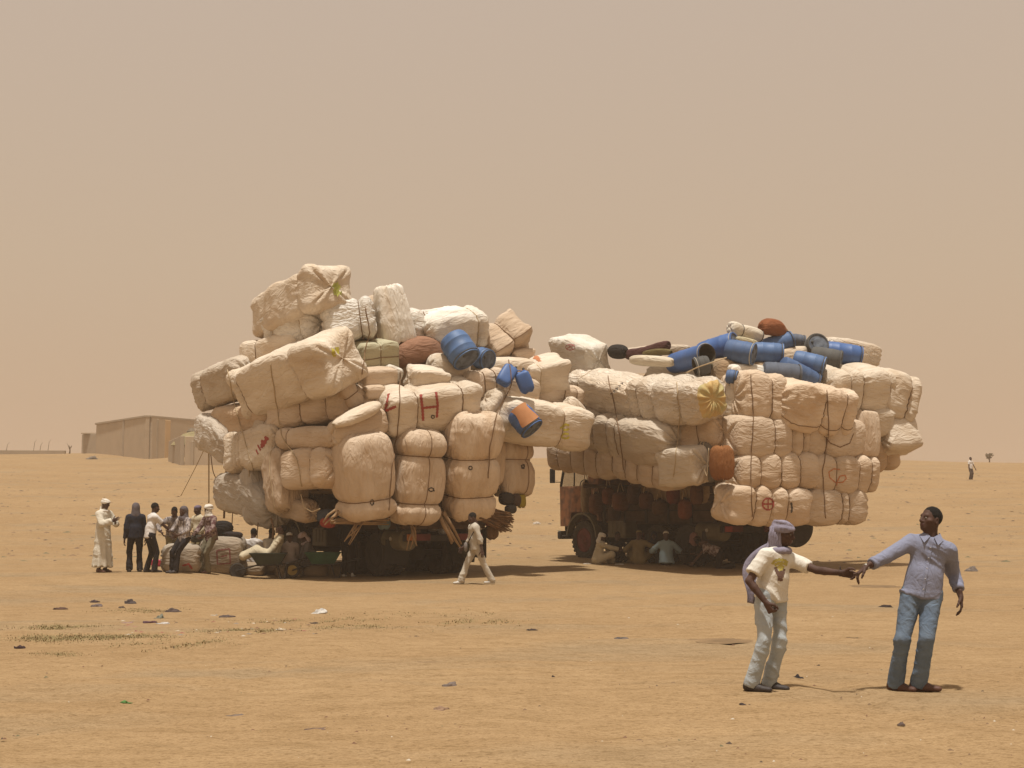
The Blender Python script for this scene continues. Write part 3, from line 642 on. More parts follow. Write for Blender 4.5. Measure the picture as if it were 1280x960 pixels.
# --- templates: head (face towards +y), hands (fingers +x, thumb +y, back of the hand +z), foot (toe +y)
def head_template(res=.0055):
    p = [ell((0, -.014, .032), (.0745, .096, .088), k=.02), ell((0, .022, -.038), (.058, .070, .078), k=.035), ell((0, .062, -.092), (.026, .022, .020), k=.03),
         cap((-.036, .076, .025), (.036, .076, .025), .012, .012, k=.02), cap((0, .088, .010), (0, .106, -.030), .009, .0145, k=.012),
         ell((-.013, .096, -.034), (.011, .012, .009), k=.01), ell((.013, .096, -.034), (.011, .012, .009), k=.01),
         ell((-.052, .052, -.020), (.024, .022, .018), k=.025), ell((.052, .052, -.020), (.024, .022, .018), k=.025),
         ell((0, .089, -.058), (.025, .013, .0075), k=.008), ell((0, .087, -.071), (.022, .013, .008), k=.008),
         ell((-.031, .098, .001), (.016, .012, .007), k=.012, sub=True), ell((.031, .098, .001), (.016, .012, .007), k=.012, sub=True),
         ell((0, .104, -.0645), (.022, .010, .0022), k=.004, sub=True),
         ell((-.077, -.012, -.006), (.010, .021, .033), k=.008), ell((.077, -.012, -.006), (.010, .021, .033), k=.008),
         ell((-.084, -.008, -.006), (.006, .012, .020), k=.006, sub=True), ell((.084, -.008, -.006), (.006, .012, .020), k=.006, sub=True),
         cap((0, -.022, -.06), (0, -.034, -.17), .057, .060, k=.04)]
    v, f = skin(p, res); v = smooth(v, f, 1, .4); mi = np.zeros(len(f), int)
    c = v[f].mean(1); mi[(np.abs(c[:, 0]) < .026) & (c[:, 1] > .075) & (np.abs(c[:, 2] + .064) < .013)] = 3
    b = MB(); b.add(v, f); b.m = mi.tolist()
    for sx in (-.031, .031):
        for rad, off, q in ((.0112, 0, 1), (.0066, .0056, 2)):
            b.lathe([(-rad * math.cos(t), rad * math.sin(t)) for t in np.linspace(.02, math.pi - .02, 9)], (sx, .0775 + off, .001), (0, 1, 0), 12, q)
    return np.concatenate(b.v), b.f, b.m
def hand_template(c1, c2, c3, thumb=.5, spread=.10, res=.0042):
    p = []
    ys = (.030, .0105, -.0105, -.030)
    for y in ys: p.append(cap((.006, y * .62, 0), (.088, y, .002), .0150, .0125, k=.012))
    for n, (y, L) in enumerate(zip(ys, ((.040, .026, .021), (.045, .029, .022), (.042, .027, .021), (.033, .021, .019)))):
        q = V(.090 - .004 * (n in (0, 3)), y, .002); az = spread * y / .03; pit = 0; r = .0098 - .001 * (n == 3)
        for l, c in zip(L, (c1 * (1 + .10 * n), c2, c3)):
            pit -= c; dr = V(math.cos(pit) * math.cos(az), math.cos(pit) * math.sin(az), math.sin(pit)); e = q + dr * l
            p.append(cap(q, e, r, r * .90, k=.004)); q = e; r *= .91
    q = V(.022, .028, -.004); pit = -.25
    for l, az, r in ((.042, .85, .0155), (.032, .85 - thumb * .6, .0118), (.026, .85 - thumb * 1.2, .0105)):
        dr = V(math.cos(az) * math.cos(pit), math.sin(az) * math.cos(pit), math.sin(pit)); e = q + dr * l; p.append(cap(q, e, r, r * .86, k=.008)); q = e; pit -= .12
    p.append(cap((-.05, 0, 0), (.01, 0, 0), .026, .026, flat=((0, 0, 1), .74), k=.02))
    v, f = skin(p, res); return smooth(v, f, 1, .4), f
def shoe_template(boot=False):
    p = [cap((0, -.045, .038), (0, .06, .034), .041, .045, k=.03), cap((0, .06, .030), (.006, .165, .024), .046, .036, flat=((0, 0, 1), .75), k=.03), cap((0, -.03, .05), (0, -.035, .105), .042, .040, k=.035)]
    v, f = skin(p, .009, lambda q, d: np.maximum(np.maximum(d, -q[:, 2]), q[:, 2] - .105)); return v, f
HEAD = head_template()
HANDS = {'rest': hand_template(.30, .38, .30), 'hold': hand_template(.85, 1.05, .60, .9, .0), 'grip': hand_template(1.1, 1.35, .9, 1.1, 0), 'flat': hand_template(.12, .18, .12), 'point': hand_template(.62, .35, .25, .7, .02)}
HEAD_LO = head_template(.0105); HANDS_LO = {'rest': hand_template(.30, .38, .30, res=.0072), 'flat': hand_template(.12, .18, .12, res=.0072)}
SHOE = shoe_template()
SKIN = mat('dark_skin', (.088, .047, .034), .68, .18, 9, spec=.25); EYEW = mat('eye_white', (.22, .19, .16), .4); EYED = mat('eye_dark', (.012, .008, .006), .3); LIP = mat('lips', (.10, .045, .038), .5)
HAIRM = mat('black_hair', (.012, .010, .009), .9, bump=.8, bscale=180)
def cloth(name, col, var=.10, bump=.35, sc_=5): return mat(name, col, .9, var, sc_, bump=.7, bscale=9, spec=.15, bdist=1.5, bdepth=.02, stretch=(1.3, 1.3, .8))
def ik(a, t, l1, l2, pole):
    a, t = V(*a), V(*t); d = t - a; L = np.linalg.norm(d); n = unit(d)
    if L > (l1 + l2) * .998: t = a + n * (l1 + l2) * .998; L = (l1 + l2) * .998
    x = (l1 * l1 - l2 * l2 + L * L) / (2 * L); h = math.sqrt(max(0, l1 * l1 - x * x))
    pl = V(*pole); pl = unit(pl - n * np.dot(pl, n)); return a + n * x + pl * h, t
def frame(x, yhint):
    x = unit(x); y = V(*yhint); y = unit(y - x * np.dot(x, y)); return np.stack([x, y, np.cross(x, y)], 1)

def person(label, base, face, H=1.75, pelvis=(0, 0, .93), neck=(0, .01, 1.44), hands=((.25, .05, .80), (-.25, .05, .80)), elbow=((.3, -.6, -.2), (-.3, -.6, -.2)),
           feet=((.10, 0, 0), (-.10, 0, 0)), knee=((.1, 1, 0), (-.1, 1, 0)), head=(0, 0), top='shirt', topm=None, leg='trousers', legm=None, hat=None, hatm=None, shoem=None,
           shape=('rest', 'rest'), hdir=(None, None), thumb=(None, None), res=.015, twist=0, sleeve=.78, hem=-.10, hair=True, fold=.006, group=None, loose=1.0, toes=(None, None), absolute=False, scarf=None, hemz=.14):
    """base: ground point below the body; face: the way the body looks (2-D). Joints are (right, forward, up) in metres from the base, or world points when absolute."""
    s = H / 1.75; Fw = unit(V(face[0], face[1], 0)); Rt = np.cross(Fw, V(0, 0, 1)); Up = V(0, 0, 1); base = np.asarray(base, float)
    def W(q): return V(*q) if absolute else base + s * (Rt * q[0] + Fw * q[1] + Up * q[2])
    Dv = lambda q: Rt * q[0] + Fw * q[1] + Up * q[2]
    pel, nk = W(pelvis), W(neck); sp = unit(nk - pel)
    ct, st = math.cos(twist), math.sin(twist); Rs = Rt * ct + Fw * st; Rs = unit(Rs - sp * np.dot(Rs, sp)); Fs = np.cross(sp, Rs); Fs = -Fs if np.dot(Fs, Fw) < 0 and np.dot(Fs, Up) < .3 else Fs
    sh = [nk - sp * .075 * s + Rs * .176 * s * q for q in (1, -1)]; hp = [pel - sp * .02 * s + Rt * .092 * s * q for q in (1, -1)]
    el, wr, kn, an = [], [], [], []
    for i in (0, 1):
        e, t = ik(sh[i], W(hands[i]), .295 * s, .262 * s, Dv(elbow[i])); el.append(e); wr.append(t)
        k, t = ik(hp[i], W(feet[i]) + Up * .085 * s, .43 * s, .425 * s, Dv(knee[i])); kn.append(k); an.append(t)
    yaw, pit = head; hf = Fs * math.cos(yaw) * math.cos(pit) + Rs * math.sin(yaw) * math.cos(pit) + Up * math.sin(pit)
    hf = unit(hf); hr = unit(np.cross(hf, unit(sp * .5 + Up))); hu = np.cross(hr, hf); HM = np.stack([hr, hf, hu], 1)
    hc = nk + unit(sp + Up * .7) * .165 * s + hf * .03 * s
    chest = nk - sp * .16 * s; waist = pel + sp * .14 * s
    # skin
    p = [cap(nk - sp * .10 * s, waist, .125 * s, .105 * s, flat=(Fs, .66), k=.05), cap(waist, pel - sp * .03 * s, .11 * s, .12 * s, flat=(Fs, .72), k=.05), cap(sh[0] - Rs * .03 * s, sh[1] + Rs * .03 * s, .052 * s, .052 * s, k=.05),
         cap(nk - sp * .03 * s, nk * .25 + hc * .75 - hf * .02, .056 * s, .052 * s, k=.04)]
    for i in (0, 1):
        p += [cap(sh[i], el[i], .047 * s, .037 * s, k=.035), cap(el[i], el[i] + (wr[i] - el[i]) * .3, .037 * s, .039 * s, k=.01), cap(el[i] + (wr[i] - el[i]) * .3, wr[i], .038 * s, .0255 * s, k=.01)]
        p += [cap(hp[i], kn[i], .072 * s, .052 * s, k=.03), cap(kn[i], an[i], .050 * s, .034 * s, k=.03)]
    v, f = skin(p, res * .8); b = MB(); b.add(v, f)
    hv, hfc, hm = HEAD if res < .012 else HEAD_LO; b.v.append(hc + (hv * s) @ HM.T); b.f += [tuple(i + b.n for i in q) for q in hfc]; b.m += list(hm); b.n += len(hv)
    for i in (0, 1):
        hvv, hff = (HANDS if res < .012 else HANDS_LO)[shape[i]]; fd = unit(wr[i] - el[i]) if hdir[i] is None else unit(Dv(hdir[i])); td = (Fw if hdir[i] is None else Fw + Up * .3) if thumb[i] is None else Dv(thumb[i])
        if abs(np.dot(fd, unit(td))) > .93: td = Up * .8 + Fw * .3
        M = frame(fd, td); mir = V(1, 1, 1 if i else 1)
        z = M[:, 2]; want = -Rt if i else Rt                     # back of the hand turns outward
        fl = np.dot(z, want) < 0
        q = hvv * s * (V(1, 1, -1) if fl else V(1, 1, 1)); ff = hff[:, ::-1] if fl else hff
        b.add(wr[i] + q @ M.T, ff)
    o = b.build('person', [SKIN, EYEW, EYED, LIP], loc=base); tag(o, label, 'person', group)
    def part(name, prims, m, rs=res, fold_=fold, seed=0, extra=None):
        v, f = skin(prims, rs, extra); v = smooth(v, f, 1, .5); n = normals(v, f)
        if fold_:
            wv = v + .05 * np.stack([noise(v * 5 + 3, 31), noise(v * 5 + 9, 32), noise(v * 5 + 17, 33)], -1)
            a = wv @ V(.75, .2, .9) * 7 + seed * 3; q = np.stack([a, wv @ V(.6, -.3, -.7) * 3.0, wv[:, 1] * 3], -1)
            nn = noise(q, 5 + seed); rid = 1.5 * np.exp(-np.abs(nn) * 4.5) - .5
            n2 = noise(np.stack([wv @ V(.35, .1, .95) * 15, wv @ V(.8, .5, -.3) * 4.5, wv[:, 1] * 4], -1), 9 + seed); rid2 = 1.4 * np.exp(-np.abs(n2) * 4) - .45
            md = np.clip(.55 + 1.1 * noise(wv * 4.5, 14 + seed), .1, 1.3)
            v = v + n * (fold_ * md * (1.25 * rid + .8 * rid2))[:, None]
        ob = mk(name, v, f, m, o, True, None); ob.data.transform(Matrix.Translation(Vector(-base))); return ob
    if leg == 'trousers' or leg == 'seated':
        q = [cap(pel + Rt * .05 * s, pel - Rt * .05 * s, .118 * s, .118 * s, flat=(Fw, .95), k=.05, cut=[(pel + sp * .09 * s, sp)]), cap(pel + sp * .10 * s, pel, .125 * s, .13 * s, flat=(Fw, .80), k=.04, cut=[(pel + sp * .11 * s, sp)])]
        for i in (0, 1):
            ad = unit(an[i] - kn[i]); he = an[i] + ad * .045 * s
            q += [cap(hp[i], kn[i], .094 * s * loose, .067 * s * loose, k=.035), cap(kn[i], he, .065 * s * loose, .074 * s * loose, k=.014, cut=[(he, ad)])]
        part('trousers', q, legm, fold_=min(fold, .0105), seed=1)
    if top in ('shirt', 'tshirt'):
        hm_ = pel + sp * hem * s
        q = [cap(nk - sp * .12 * s, waist, .152 * s * loose, .140 * s * loose, flat=(Fs, .70), k=.05), *[cap(waist + Rt * .02 * s * g, hm_ - sp * .05 * s + Rt * .058 * s * g, .132 * s * loose, .136 * s * loose, flat=(Fs, .93), k=.05, cut=[(hm_ + sp * .01, -sp)]) for g in (1, -1)],
             cap(sh[0] - Rs * .03 * s, sh[1] + Rs * .03 * s, .062 * s, .062 * s, k=.07), cap(nk - sp * .09 * s, nk - sp * .005 * s, .090 * s, .060 * s, k=.06)]
        for i in (0, 1):
            if top == 'tshirt':
                e = sh[i] + (el[i] - sh[i]) * .72; q += [cap(sh[i], e, .068 * s, .074 * s, k=.04, cut=[(e, el[i] - sh[i])])]
            else:
                e = el[i] + (wr[i] - el[i]) * sleeve; q += [cap(sh[i], el[i], .068 * s * loose, .058 * s * loose, k=.04), cap(el[i], e, .057 * s * loose, .046 * s * loose, k=.014, cut=[(e, wr[i] - el[i])])]
        nkc = nk + sp * .035 * s + Fs * .02 * s
        part('shirt', q, topm, seed=2, extra=lambda pt, d: np.maximum(d, (pt - nkc) @ unit(sp + Fs * .55)))
    if top == 'robe':
        gz_ = base + Up * hemz * s; tp = pel - Up * .02
        q = [cap(nk - sp * .12 * s, waist, .165 * s, .165 * s, flat=(Fs, .78), k=.06), cap(sh[0] - Rs * .02 * s, sh[1] + Rs * .02 * s, .072 * s, .072 * s, k=.06), cap(nk - sp * .08 * s, nk, .088 * s, .064 * s, k=.04)]
        if leg == 'none':
            q += [cap(waist, tp, .165 * s, .18 * s, flat=(Fw, .85), k=.06), cap(tp, (an[0] + an[1]) / 2 - Up * .10, .18 * s, .27 * s, flat=(Fw, .80), k=.05, cut=[(gz_, -Up)])]
        else:
            q += [cap(waist, pel - sp * .02, .165 * s, .19 * s, flat=(Fs, .9), k=.06)]
            for i in (0, 1): q += [cap(hp[i], kn[i], .13 * s, .10 * s, k=.07), cap(kn[i], an[i] + unit(kn[i] - an[i]) * .06, .10 * s, .10 * s, k=.07)]
            q += [cap((hp[0] + hp[1]) / 2, (kn[0] + kn[1]) / 2, .12 * s, .09 * s, k=.08)]
        for i in (0, 1):
            e = el[i] + (wr[i] - el[i]) * .88; q += [cap(sh[i], el[i], .072 * s, .070 * s, k=.04), cap(el[i], e, .070 * s, .078 * s, k=.03, cut=[(e, wr[i] - el[i])])]
        def fl(pt, d):
            a = np.arctan2((pt - base) @ Fw, (pt - base) @ Rt); h = np.clip((pel[2] - pt[:, 2]) / .8, 0, 1) if leg == 'none' else 0
            return d + .022 * h * np.sin(a * 9 + 1.5 * np.sin(a * 2))
        part('robe', q, topm, seed=3, extra=fl)
    hl = lambda x, y, z: hc + s * (hr * x + hf * y + hu * z); RM = HM
    if hat in ('turban', 'veil'):
        q = [ell(hl(0, -.018, .048), (.088 * s, .108 * s, .076 * s), RM, k=.02)]
        for t, rr_, zz in ((.30, .020, .030), (-.35, .019, .042), (.75, .017, .066), (-.8, .016, .084)):
            sh_ = 1 - max(0, zz - .05) * 5
            ax = [hl(.084 * sh_ * math.cos(a), -.018 + .103 * sh_ * math.sin(a), zz + .022 * math.sin(a + t * 5) + .012 * math.sin(a)) for a in np.linspace(0, 2 * math.pi, 15)]
            q += [cap(u, w_, rr_ * s, rr_ * s, k=.010) for u, w_ in zip(ax[:-1], ax[1:])]
        q += [cap(hl(0, -.066, -.01), hl(0, -.074, -.15), .058 * s, .072 * s, k=.03), ell(hl(0, .112, -.038), (.082 * s, .108 * s, .082 * s), RM, k=.012, sub=True)] if hat == 'turban' else \
             [cap(hl(0, .012, -.055), hl(0, .0, -.14), .088 * s, .100 * s, k=.03)]
        for a in range(8):                                     # the neck wrap
            t0, t1 = a * math.pi / 4, (a + 1) * math.pi / 4; g = lambda t: nk + sp * (-.012 + .022 * math.sin(t)) * s + s * .096 * (hr * math.cos(t) + hf * math.sin(t))
            q.append(cap(g(t0), g(t1), .030 * s, .030 * s, k=.025))
        part('head_cloth', q, hatm, rs=min(res, .012), fold_=.007, seed=4)
    elif hat == 'cap':
        q = [ell(hl(0, -.014, .055), (.083 * s, .103 * s, .068 * s), RM)]; bot = hl(0, 0, .035); part('cap', q, hatm, rs=.010, fold_=.002, extra=lambda pt, d: np.maximum(d, -((pt - bot) @ hu)))
    elif hat == 'shawl':
        q = [ell(hl(0, -.02, .040), (.092 * s, .110 * s, .090 * s), RM), cap(hl(0, -.05, -.02), nk - sp * .02 * s, .095 * s, .12 * s, k=.05), cap(sh[0], sh[1], .06 * s, .06 * s, k=.06), ell(hl(0, .110, -.02), (.068 * s, .08 * s, .088 * s), RM, k=.02, sub=True)]
        part('head_cloth', q, hatm, rs=min(res, .013), fold_=.006, seed=5)
    if hair and hat in (None,):
        q = [ell(hl(0, -.020, .036), (.079 * s, .099 * s, .092 * s), RM)]
        def cutf(pt, d):
            l = (pt - hc) @ HM / s; d = d + .0035 * noise(pt * 90, 4)
            front = l[:, 1] * .95 - (l[:, 2] - .062) * .60 - .050
            side = np.where(l[:, 1] > -.02, .012 - l[:, 2], -.055 - l[:, 2])
            return np.maximum(np.maximum(d, front), side)
        part('hair', q, HAIRM, rs=.006, fold_=0, extra=cutf)
    if shoem:
        for i in (0, 1):
            tf = Fw if toes[i] is None else unit(V(toes[i][0], toes[i][1], 0)); M = np.stack([np.cross(tf, Up), tf, Up], 1); v, f = SHOE
            g = an[i] - Up * .085 * s
            q = mk('shoe', (v * s) @ M.T + g - base, f, shoem, o)
    o['_'] = 0; del o['_']
    return o, dict(hc=hc, HM=HM, nk=nk, sh=sh, el=el, wr=wr, pel=pel, kn=kn, an=an, Fw=Fw, Rt=Rt, s=s, Fs=Fs, sp=sp, base=base, Rs=Rs, part=part)

# ------------------------------------------------------------------ the two men in front
def px(x, y, dy, Yb): return P(x, y, Yb + dy)
YB = float(G(1140, 864)[1]); MEN = 'two men pulling hands in the foreground'
denim_b = mat('blue_denim', (.150, .200, .265), .9, col2=(.090, .128, .185), scale=6, lo=.25, hi=.75, bump=.7, bscale=9, bdist=1.5, bdepth=.025); denim_p = mat('pale_denim', (.43, .465, .475), .9, col2=(.31, .345, .365), scale=6, lo=.25, hi=.75, bump=.7, bscale=9, bdist=1.5, bdepth=.025)
lilac = cloth('lilac_shirt_cloth', (.225, .240, .325), .05, .35, 3); tee = cloth('cream_tshirt_cloth', (.69, .655, .575), .05, .35, 3); mauve = cloth('mauve_scarf_cloth', (.28, .255, .32), .14, .5, 6)
sandal = mat('brown_leather', (.10, .045, .03), .6); darkshoe = mat('dark_shoe_leather', (.045, .035, .032), .6)
J = lambda x, y, dy=0: px(x, y, dy, YB)
# right man: chest to the camera, face turned to the left of the picture
base = G(1140, 865)
oR, I = person('man in a lilac shirt and blue jeans with an outstretched arm, looking over his shoulder', base, (-.12, -1), 1.80, absolute=True,
    pelvis=J(1152.5, 739.5), neck=J(1164, 673), hands=(J(1076, 712.5, -.19), J(1201, 746, -.02)), elbow=((.25, -.5, -.5), (-.1, -1, 0)),
    feet=(J(1120, 863.5, .05), J(1149, 863.5, -.02)), knee=((.2, 1, 0), (.1, 1, 0)), head=(.92, .04), top='shirt', topm=lilac, leg='trousers', legm=denim_b, shoem=sandal,
    shape=('point', 'rest'), hdir=((.75, .1, -.62), (-.02, .15, -1)), thumb=((.3, .8, -.3), (.2, 1, 0)), res=.0105, sleeve=.62, hem=-.06, fold=.014, toes=((.75, -.6), (.95, -.35)), twist=-.10, loose=1.05)
def extras_right():
    nk, sp, Fs, Rs, hm = I['nk'], I['sp'], I['Fs'], I['Rs'], I['HM']; s = I['s']
    for sg in (1, -1):                                              # collar leaves
        b = MB(); p = lambda r, f, u: nk + Rs * r * s + Fs * f * s + sp * u * s
        poly = [p(sg * .058, -.060, .062), p(sg * .070, .02, .055), p(sg * .016, .092, .010), p(sg * .062, .128, -.058), p(sg * .105, .060, -.005), p(sg * .094, -.055, .020)]
        c = np.array(poly) - base; q = c + (sp * .004 + Fs * .006); n = len(c)
        b.add(np.concatenate([c, q]), [tuple(range(n)), tuple(range(2 * n - 1, n - 1, -1))] + [(i, n + i, n + (i + 1) % n, (i + 1) % n) for i in range(n)]); b.build('collar', lilac, oR, smooth=False)
    # button placket down the front
    b = MB(); dg = bpy.data.objects
    sh_ = [c for c in oR.children if c.name.startswith('shirt')][0]
    vv = [Vector(q.co) for q in sh_.data.vertices]; bv = BVHTree.FromPolygons(vv, [tuple(q.vertices) for q in sh_.data.polygons])
    L = []
    for t in np.linspace(0, 1, 26):
        c = nk - sp * (.04 + t * .60) * s - base; h = bv.ray_cast(Vector(c + Fs * .6), Vector(-Fs))
        if h[0] is not None: L.append(np.array(h[0]) + Fs * .004)
    vs = []; fs = []
    for k, q in enumerate(L):
        vs += [q - Rs * .014, q - Rs * .014 + Fs * .004, q + Rs * .014 + Fs * .004, q + Rs * .014]
        if k:
            a = 4 * k - 4
            fs += [(a + j, a + j + 1, a + j + 5, a + j + 4) for j in range(3)]
    b.add(vs, fs); b.build('button_placket', lilac, oR, smooth=False)
    for k in range(2, len(L), 4):
        b = MB(); b.lathe([(0, .0055), (.003, .005)], L[k] + Fs * .004, Fs, 8); b.build('button', mat('button_plastic', (.5, .48, .45), .4), oR)
    # rolled cuffs
    for i, t in ((0, .62), (1, .62)):
        c = I['el'][i] + (I['wr'][i] - I['el'][i]) * t - base; d = unit(I['wr'][i] - I['el'][i])
        b = MB(); b.lathe([(-.035, .046), (-.03, .056), (.0, .058), (.022, .056), (.024, .044)], c, d, 18); b.build('rolled_cuff', lilac, oR)
    # pale watch on the near wrist
    d = unit(I['wr'][0] - I['el'][0]); c = I['wr'][0] - base - d * .012
    b = MB(); b.lathe([(-.011, .0275), (-.011, .031), (.011, .031), (.011, .0275)], c, d, 18, cap=False); b.build('wrist_band', mat('pale_metal_band', (.55, .53, .47), .35, metal=.3), oR)
extras_right()
# left man: body half turned to the right of the picture
base = G(955, 865)
oL, I = person('man in a cream printed t-shirt and mauve headscarf, one hand in his pocket', base, (.60, -.80), 1.72, absolute=True,
    pelvis=J(964, 740.5, .02), neck=J(973.5, 687, 0), hands=(J(958, 754, -.22), J(1053, 716.5, -.20)), elbow=((.6, -.5, -.1), (-.2, .2, -.9)),
    feet=(J(940, 864, -.06), J(962, 862.5, .10)), knee=((.1, 1, 0), (0, 1, 0)), head=(-.45, .0), top='tshirt', topm=tee, leg='trousers', legm=denim_p, hat='turban', hatm=mauve, shoem=darkshoe,
    shape=('grip', 'hold'), hdir=((-.3, .45, -.9), (-.80, .55, -.12)), thumb=(None, (.3, .2, .9)), res=.0105, hem=-.07, fold=.013, toes=((.9, -.45), (.95, -.5)), twist=.0, loose=1.0)
def extras_left():
    s = I['s']; nk, Fs, Rs, sp = I['nk'], I['Fs'], I['Rs'], I['sp']
    # scarf tail hanging behind the shoulder
    pts = [J(965, 684, .10) - base, J(954, 692, .13) - base, J(944, 702, .15) - base, J(938, 714, .15) - base, J(942, 728, .13) - base, J(945, 742, .12) - base, J(942, 757, .13) - base]
    pts = np.array(pts); tt = np.linspace(0, 6, 25); C = np.stack([np.interp(tt, range(7), pts[:, k]) for k in range(3)], 1)
    C = np.stack([np.convolve(np.pad(C[:, k], 2, 'edge'), np.ones(5) / 5, 'valid') for k in range(3)], 1)
    vs = []; fs = []; m = 11
    for i, c in enumerate(C):
        tg = unit(C[min(i + 1, 24)] - C[max(i - 1, 0)]); a = unit(np.cross(tg, V(.3, -1, .1))); bdir = np.cross(tg, a); wd = .055 + .035 * math.sin(i / 24 * 2.6)
        for sd_ in (1, -1):
            for j in range(m):
                x = (j / (m - 1) * 2 - 1) * sd_; vs.append(c + a * x * wd + bdir * (.016 * math.sin(x * 7 + i * .12) + .004 * sd_))
    M2 = 2 * m
    for i in range(24):
        for j in range(M2): fs.append((i * M2 + j, i * M2 + (j + 1) % M2, (i + 1) * M2 + (j + 1) % M2, (i + 1) * M2 + j))
    b = MB(); b.add(vs, fs + [tuple(range(M2))[::-1], tuple(24 * M2 + j for j in range(M2))]); b.build('scarf_tail', mauve, oL)
    # folds of cloth falling beside the face and over the chest
    hc, HM = I['hc'], I['HM']; hl = lambda x, y, z: hc + s * (HM[:, 0] * x + HM[:, 1] * y + HM[:, 2] * z) - base
    b = MB()
    for k in range(5):
        x0 = .084 - .006 * k; y0 = -.095 + .022 * k
        b.tube([hl(x0, y0, .05), hl(x0 + .012, y0 - .004, -.03), hl(x0 + .004, y0 + .004, -.10), hl(x0 - .02, y0 + .03, -.17), hl(x0 - .05, y0 + .06, -.20)], [.012, .016, .018, .02, .014], 8)
    b.build('scarf_fold', mauve, oL)
    # print on the chest
    sh_ = [c for c in oL.children if c.name.startswith('shirt')][0]
    bv = BVHTree.FromPolygons([Vector(q.co) for q in sh_.data.vertices], [tuple(q.vertices) for q in sh_.data.polygons])
    def strokes(name, sts, wd, m):
        b = MB()
        for st in sts:
            hit = []
            for (a0, b0), (a1, b1) in zip(st[:-1], st[1:]):
                for k in range(8):
                    d = Vector(ray(a0 + (a1 - a0) * k / 8, b0 + (b1 - b0) * k / 8)).normalized(); h = bv.ray_cast(Vector(CAM - base), d)
                    if h[0] is not None: hit.append((np.array(h[0] + h[1] * .003), np.array(h[1])))
            vs = []; ff = []
            for k, (p, n_) in enumerate(hit):
                tg = unit(hit[min(k + 1, len(hit) - 1)][0] - hit[max(k - 1, 0)][0]); sd_ = np.cross(n_, tg) * wd / 2 * (1 + .3 * math.sin(k * 1.3)); vs += [p - sd_, p + sd_]
                if k: ff.append((2 * k - 2, 2 * k, 2 * k + 1, 2 * k - 1))
            if len(hit) > 2: b.add(vs, ff)
        if b.n: tag(b.build(name, m, oL, smooth=False), kind='stuff')
    strokes('yellow_print', [[(965, 705), (968, 701), (974, 699.5), (981, 700.5), (985, 704)], [(968, 706), (974, 703.5), (981, 704.5), (984, 707)], [(970, 710), (975, 708), (981, 709)], [(976, 704), (977.5, 714)], [(973, 712), (978, 713)]], .026, mat('yellow_print_ink', (.55, .48, .13), .9))
    strokes('brown_print', [[(969.5, 709), (970.5, 714), (973, 719)], [(971, 716), (979, 715)], [(980, 711), (979, 717), (976, 725)], [(973, 717), (974, 727)], [(976, 716), (976.5, 728)]], .028, mat('brown_print_ink', (.17, .10, .075), .9))
    d = unit(I['wr'][1] - I['el'][1]); c = I['wr'][1] - base - d * .02
    b = MB(); b.lathe([(-.008, .028), (-.008, .033), (.008, .033), (.008, .028)], c, d, 14, cap=False); br = b.build('bracelet', mat('dark_bracelet', (.05, .03, .025), .6), oL); MB().box(c + V(0, 0, .045), (.012, .012, .035), bev=.003).build('bracelet_knot', MATS['dark_bracelet'], br)
extras_left()

# ------------------------------------------------------------------ trucks
RUST = mat('rusty_orange_paint', (.25, .105, .045), .7, col2=(.10, .05, .03), scale=4, lo=.36, hi=.58, bump=.3)
DARKM = mat('dark_grimy_metal', (.035, .030, .026), .8, .2, 4, bump=.3); OLIVE = mat('olive_painted_metal', (.14, .115, .065), .7, .2, 3, bump=.2)
TYRE = mat('dusty_tyre_rubber', (.050, .042, .034), .95, .2, 8, bump=.3); REDM = mat('dull_red_paint', (.15, .035, .03), .85, .25, 5); WOODM = mat('bed_board_wood', (.085, .052, .032), .9, .25, 5, bump=.4)
GLASS = mat('dusty_glass', (.30, .24, .18), .15, .1, 3, spec=.6); GLASS.node_tree.nodes['Principled BSDF'].inputs['Alpha'].default_value = .35
AMBER = mat('amber_lens', (.46, .15, .02), .5); REDL = mat('red_lens', (.30, .03, .02), .5); BLACKR = mat('black_mud_rubber', (.030, .027, .024), .9)
def wheel(par, x, y, r, wd, dual, rimm):
    """one wheel: tyre with tread blocks, dished rim with nuts"""
    t = 0
    for k, xo in enumerate((0, .34) if dual else (0,)):
        xx = x + xo * (-1 if x > 0 else 1)
        b = MB(); pr = [(-wd / 2 * .8, r * .62), (-wd / 2, r * .78), (-wd / 2 * .95, r * .93), (-wd / 2 * .7, r), (wd / 2 * .7, r), (wd / 2 * .95, r * .93), (wd / 2, r * .78), (wd / 2 * .8, r * .62)]
        b.lathe(pr, (xx, y, r), (1, 0, 0), 36, cap=False)
        for a in range(26):
            th = a / 26 * 2 * math.pi
            for sx in (-1, 1):
                M = np.array([[1, 0, 0], [0, math.cos(th), -math.sin(th)], [0, math.sin(th), math.cos(th)]])
                b.box(V(xx, y, r) + M @ V(sx * wd * .24, 0, r), (wd * .42, r * .13, r * .05), M)
        ty = b.build('tyre', TYRE, par, smooth=False)
        b = MB(); sg = -1 if x < 0 else 1
        b.lathe([(sg * wd * .38, r * .64), (sg * wd * .44, r * .60), (sg * wd * .30, r * .52), (sg * wd * .10, r * .40), (sg * wd * .12, r * .24), (sg * wd * .42, r * .20), (sg * wd * .48, r * .10), (sg * wd * .48, .01)], (xx, y, r), (1, 0, 0), 28)
        rm = b.build('rim', rimm, ty, ang=40)
        b = MB()
        for a in range(8):
            th = a / 8 * 2 * math.pi; b.lathe([(0, .022), (sg * .04, .022)], (xx + sg * wd * .16, y + math.cos(th) * r * .33, r + math.sin(th) * r * .33), (sg, 0, 0), 6)
        tag(b.build('wheel_nuts', DARKM, ty, smooth=False), kind='stuff')
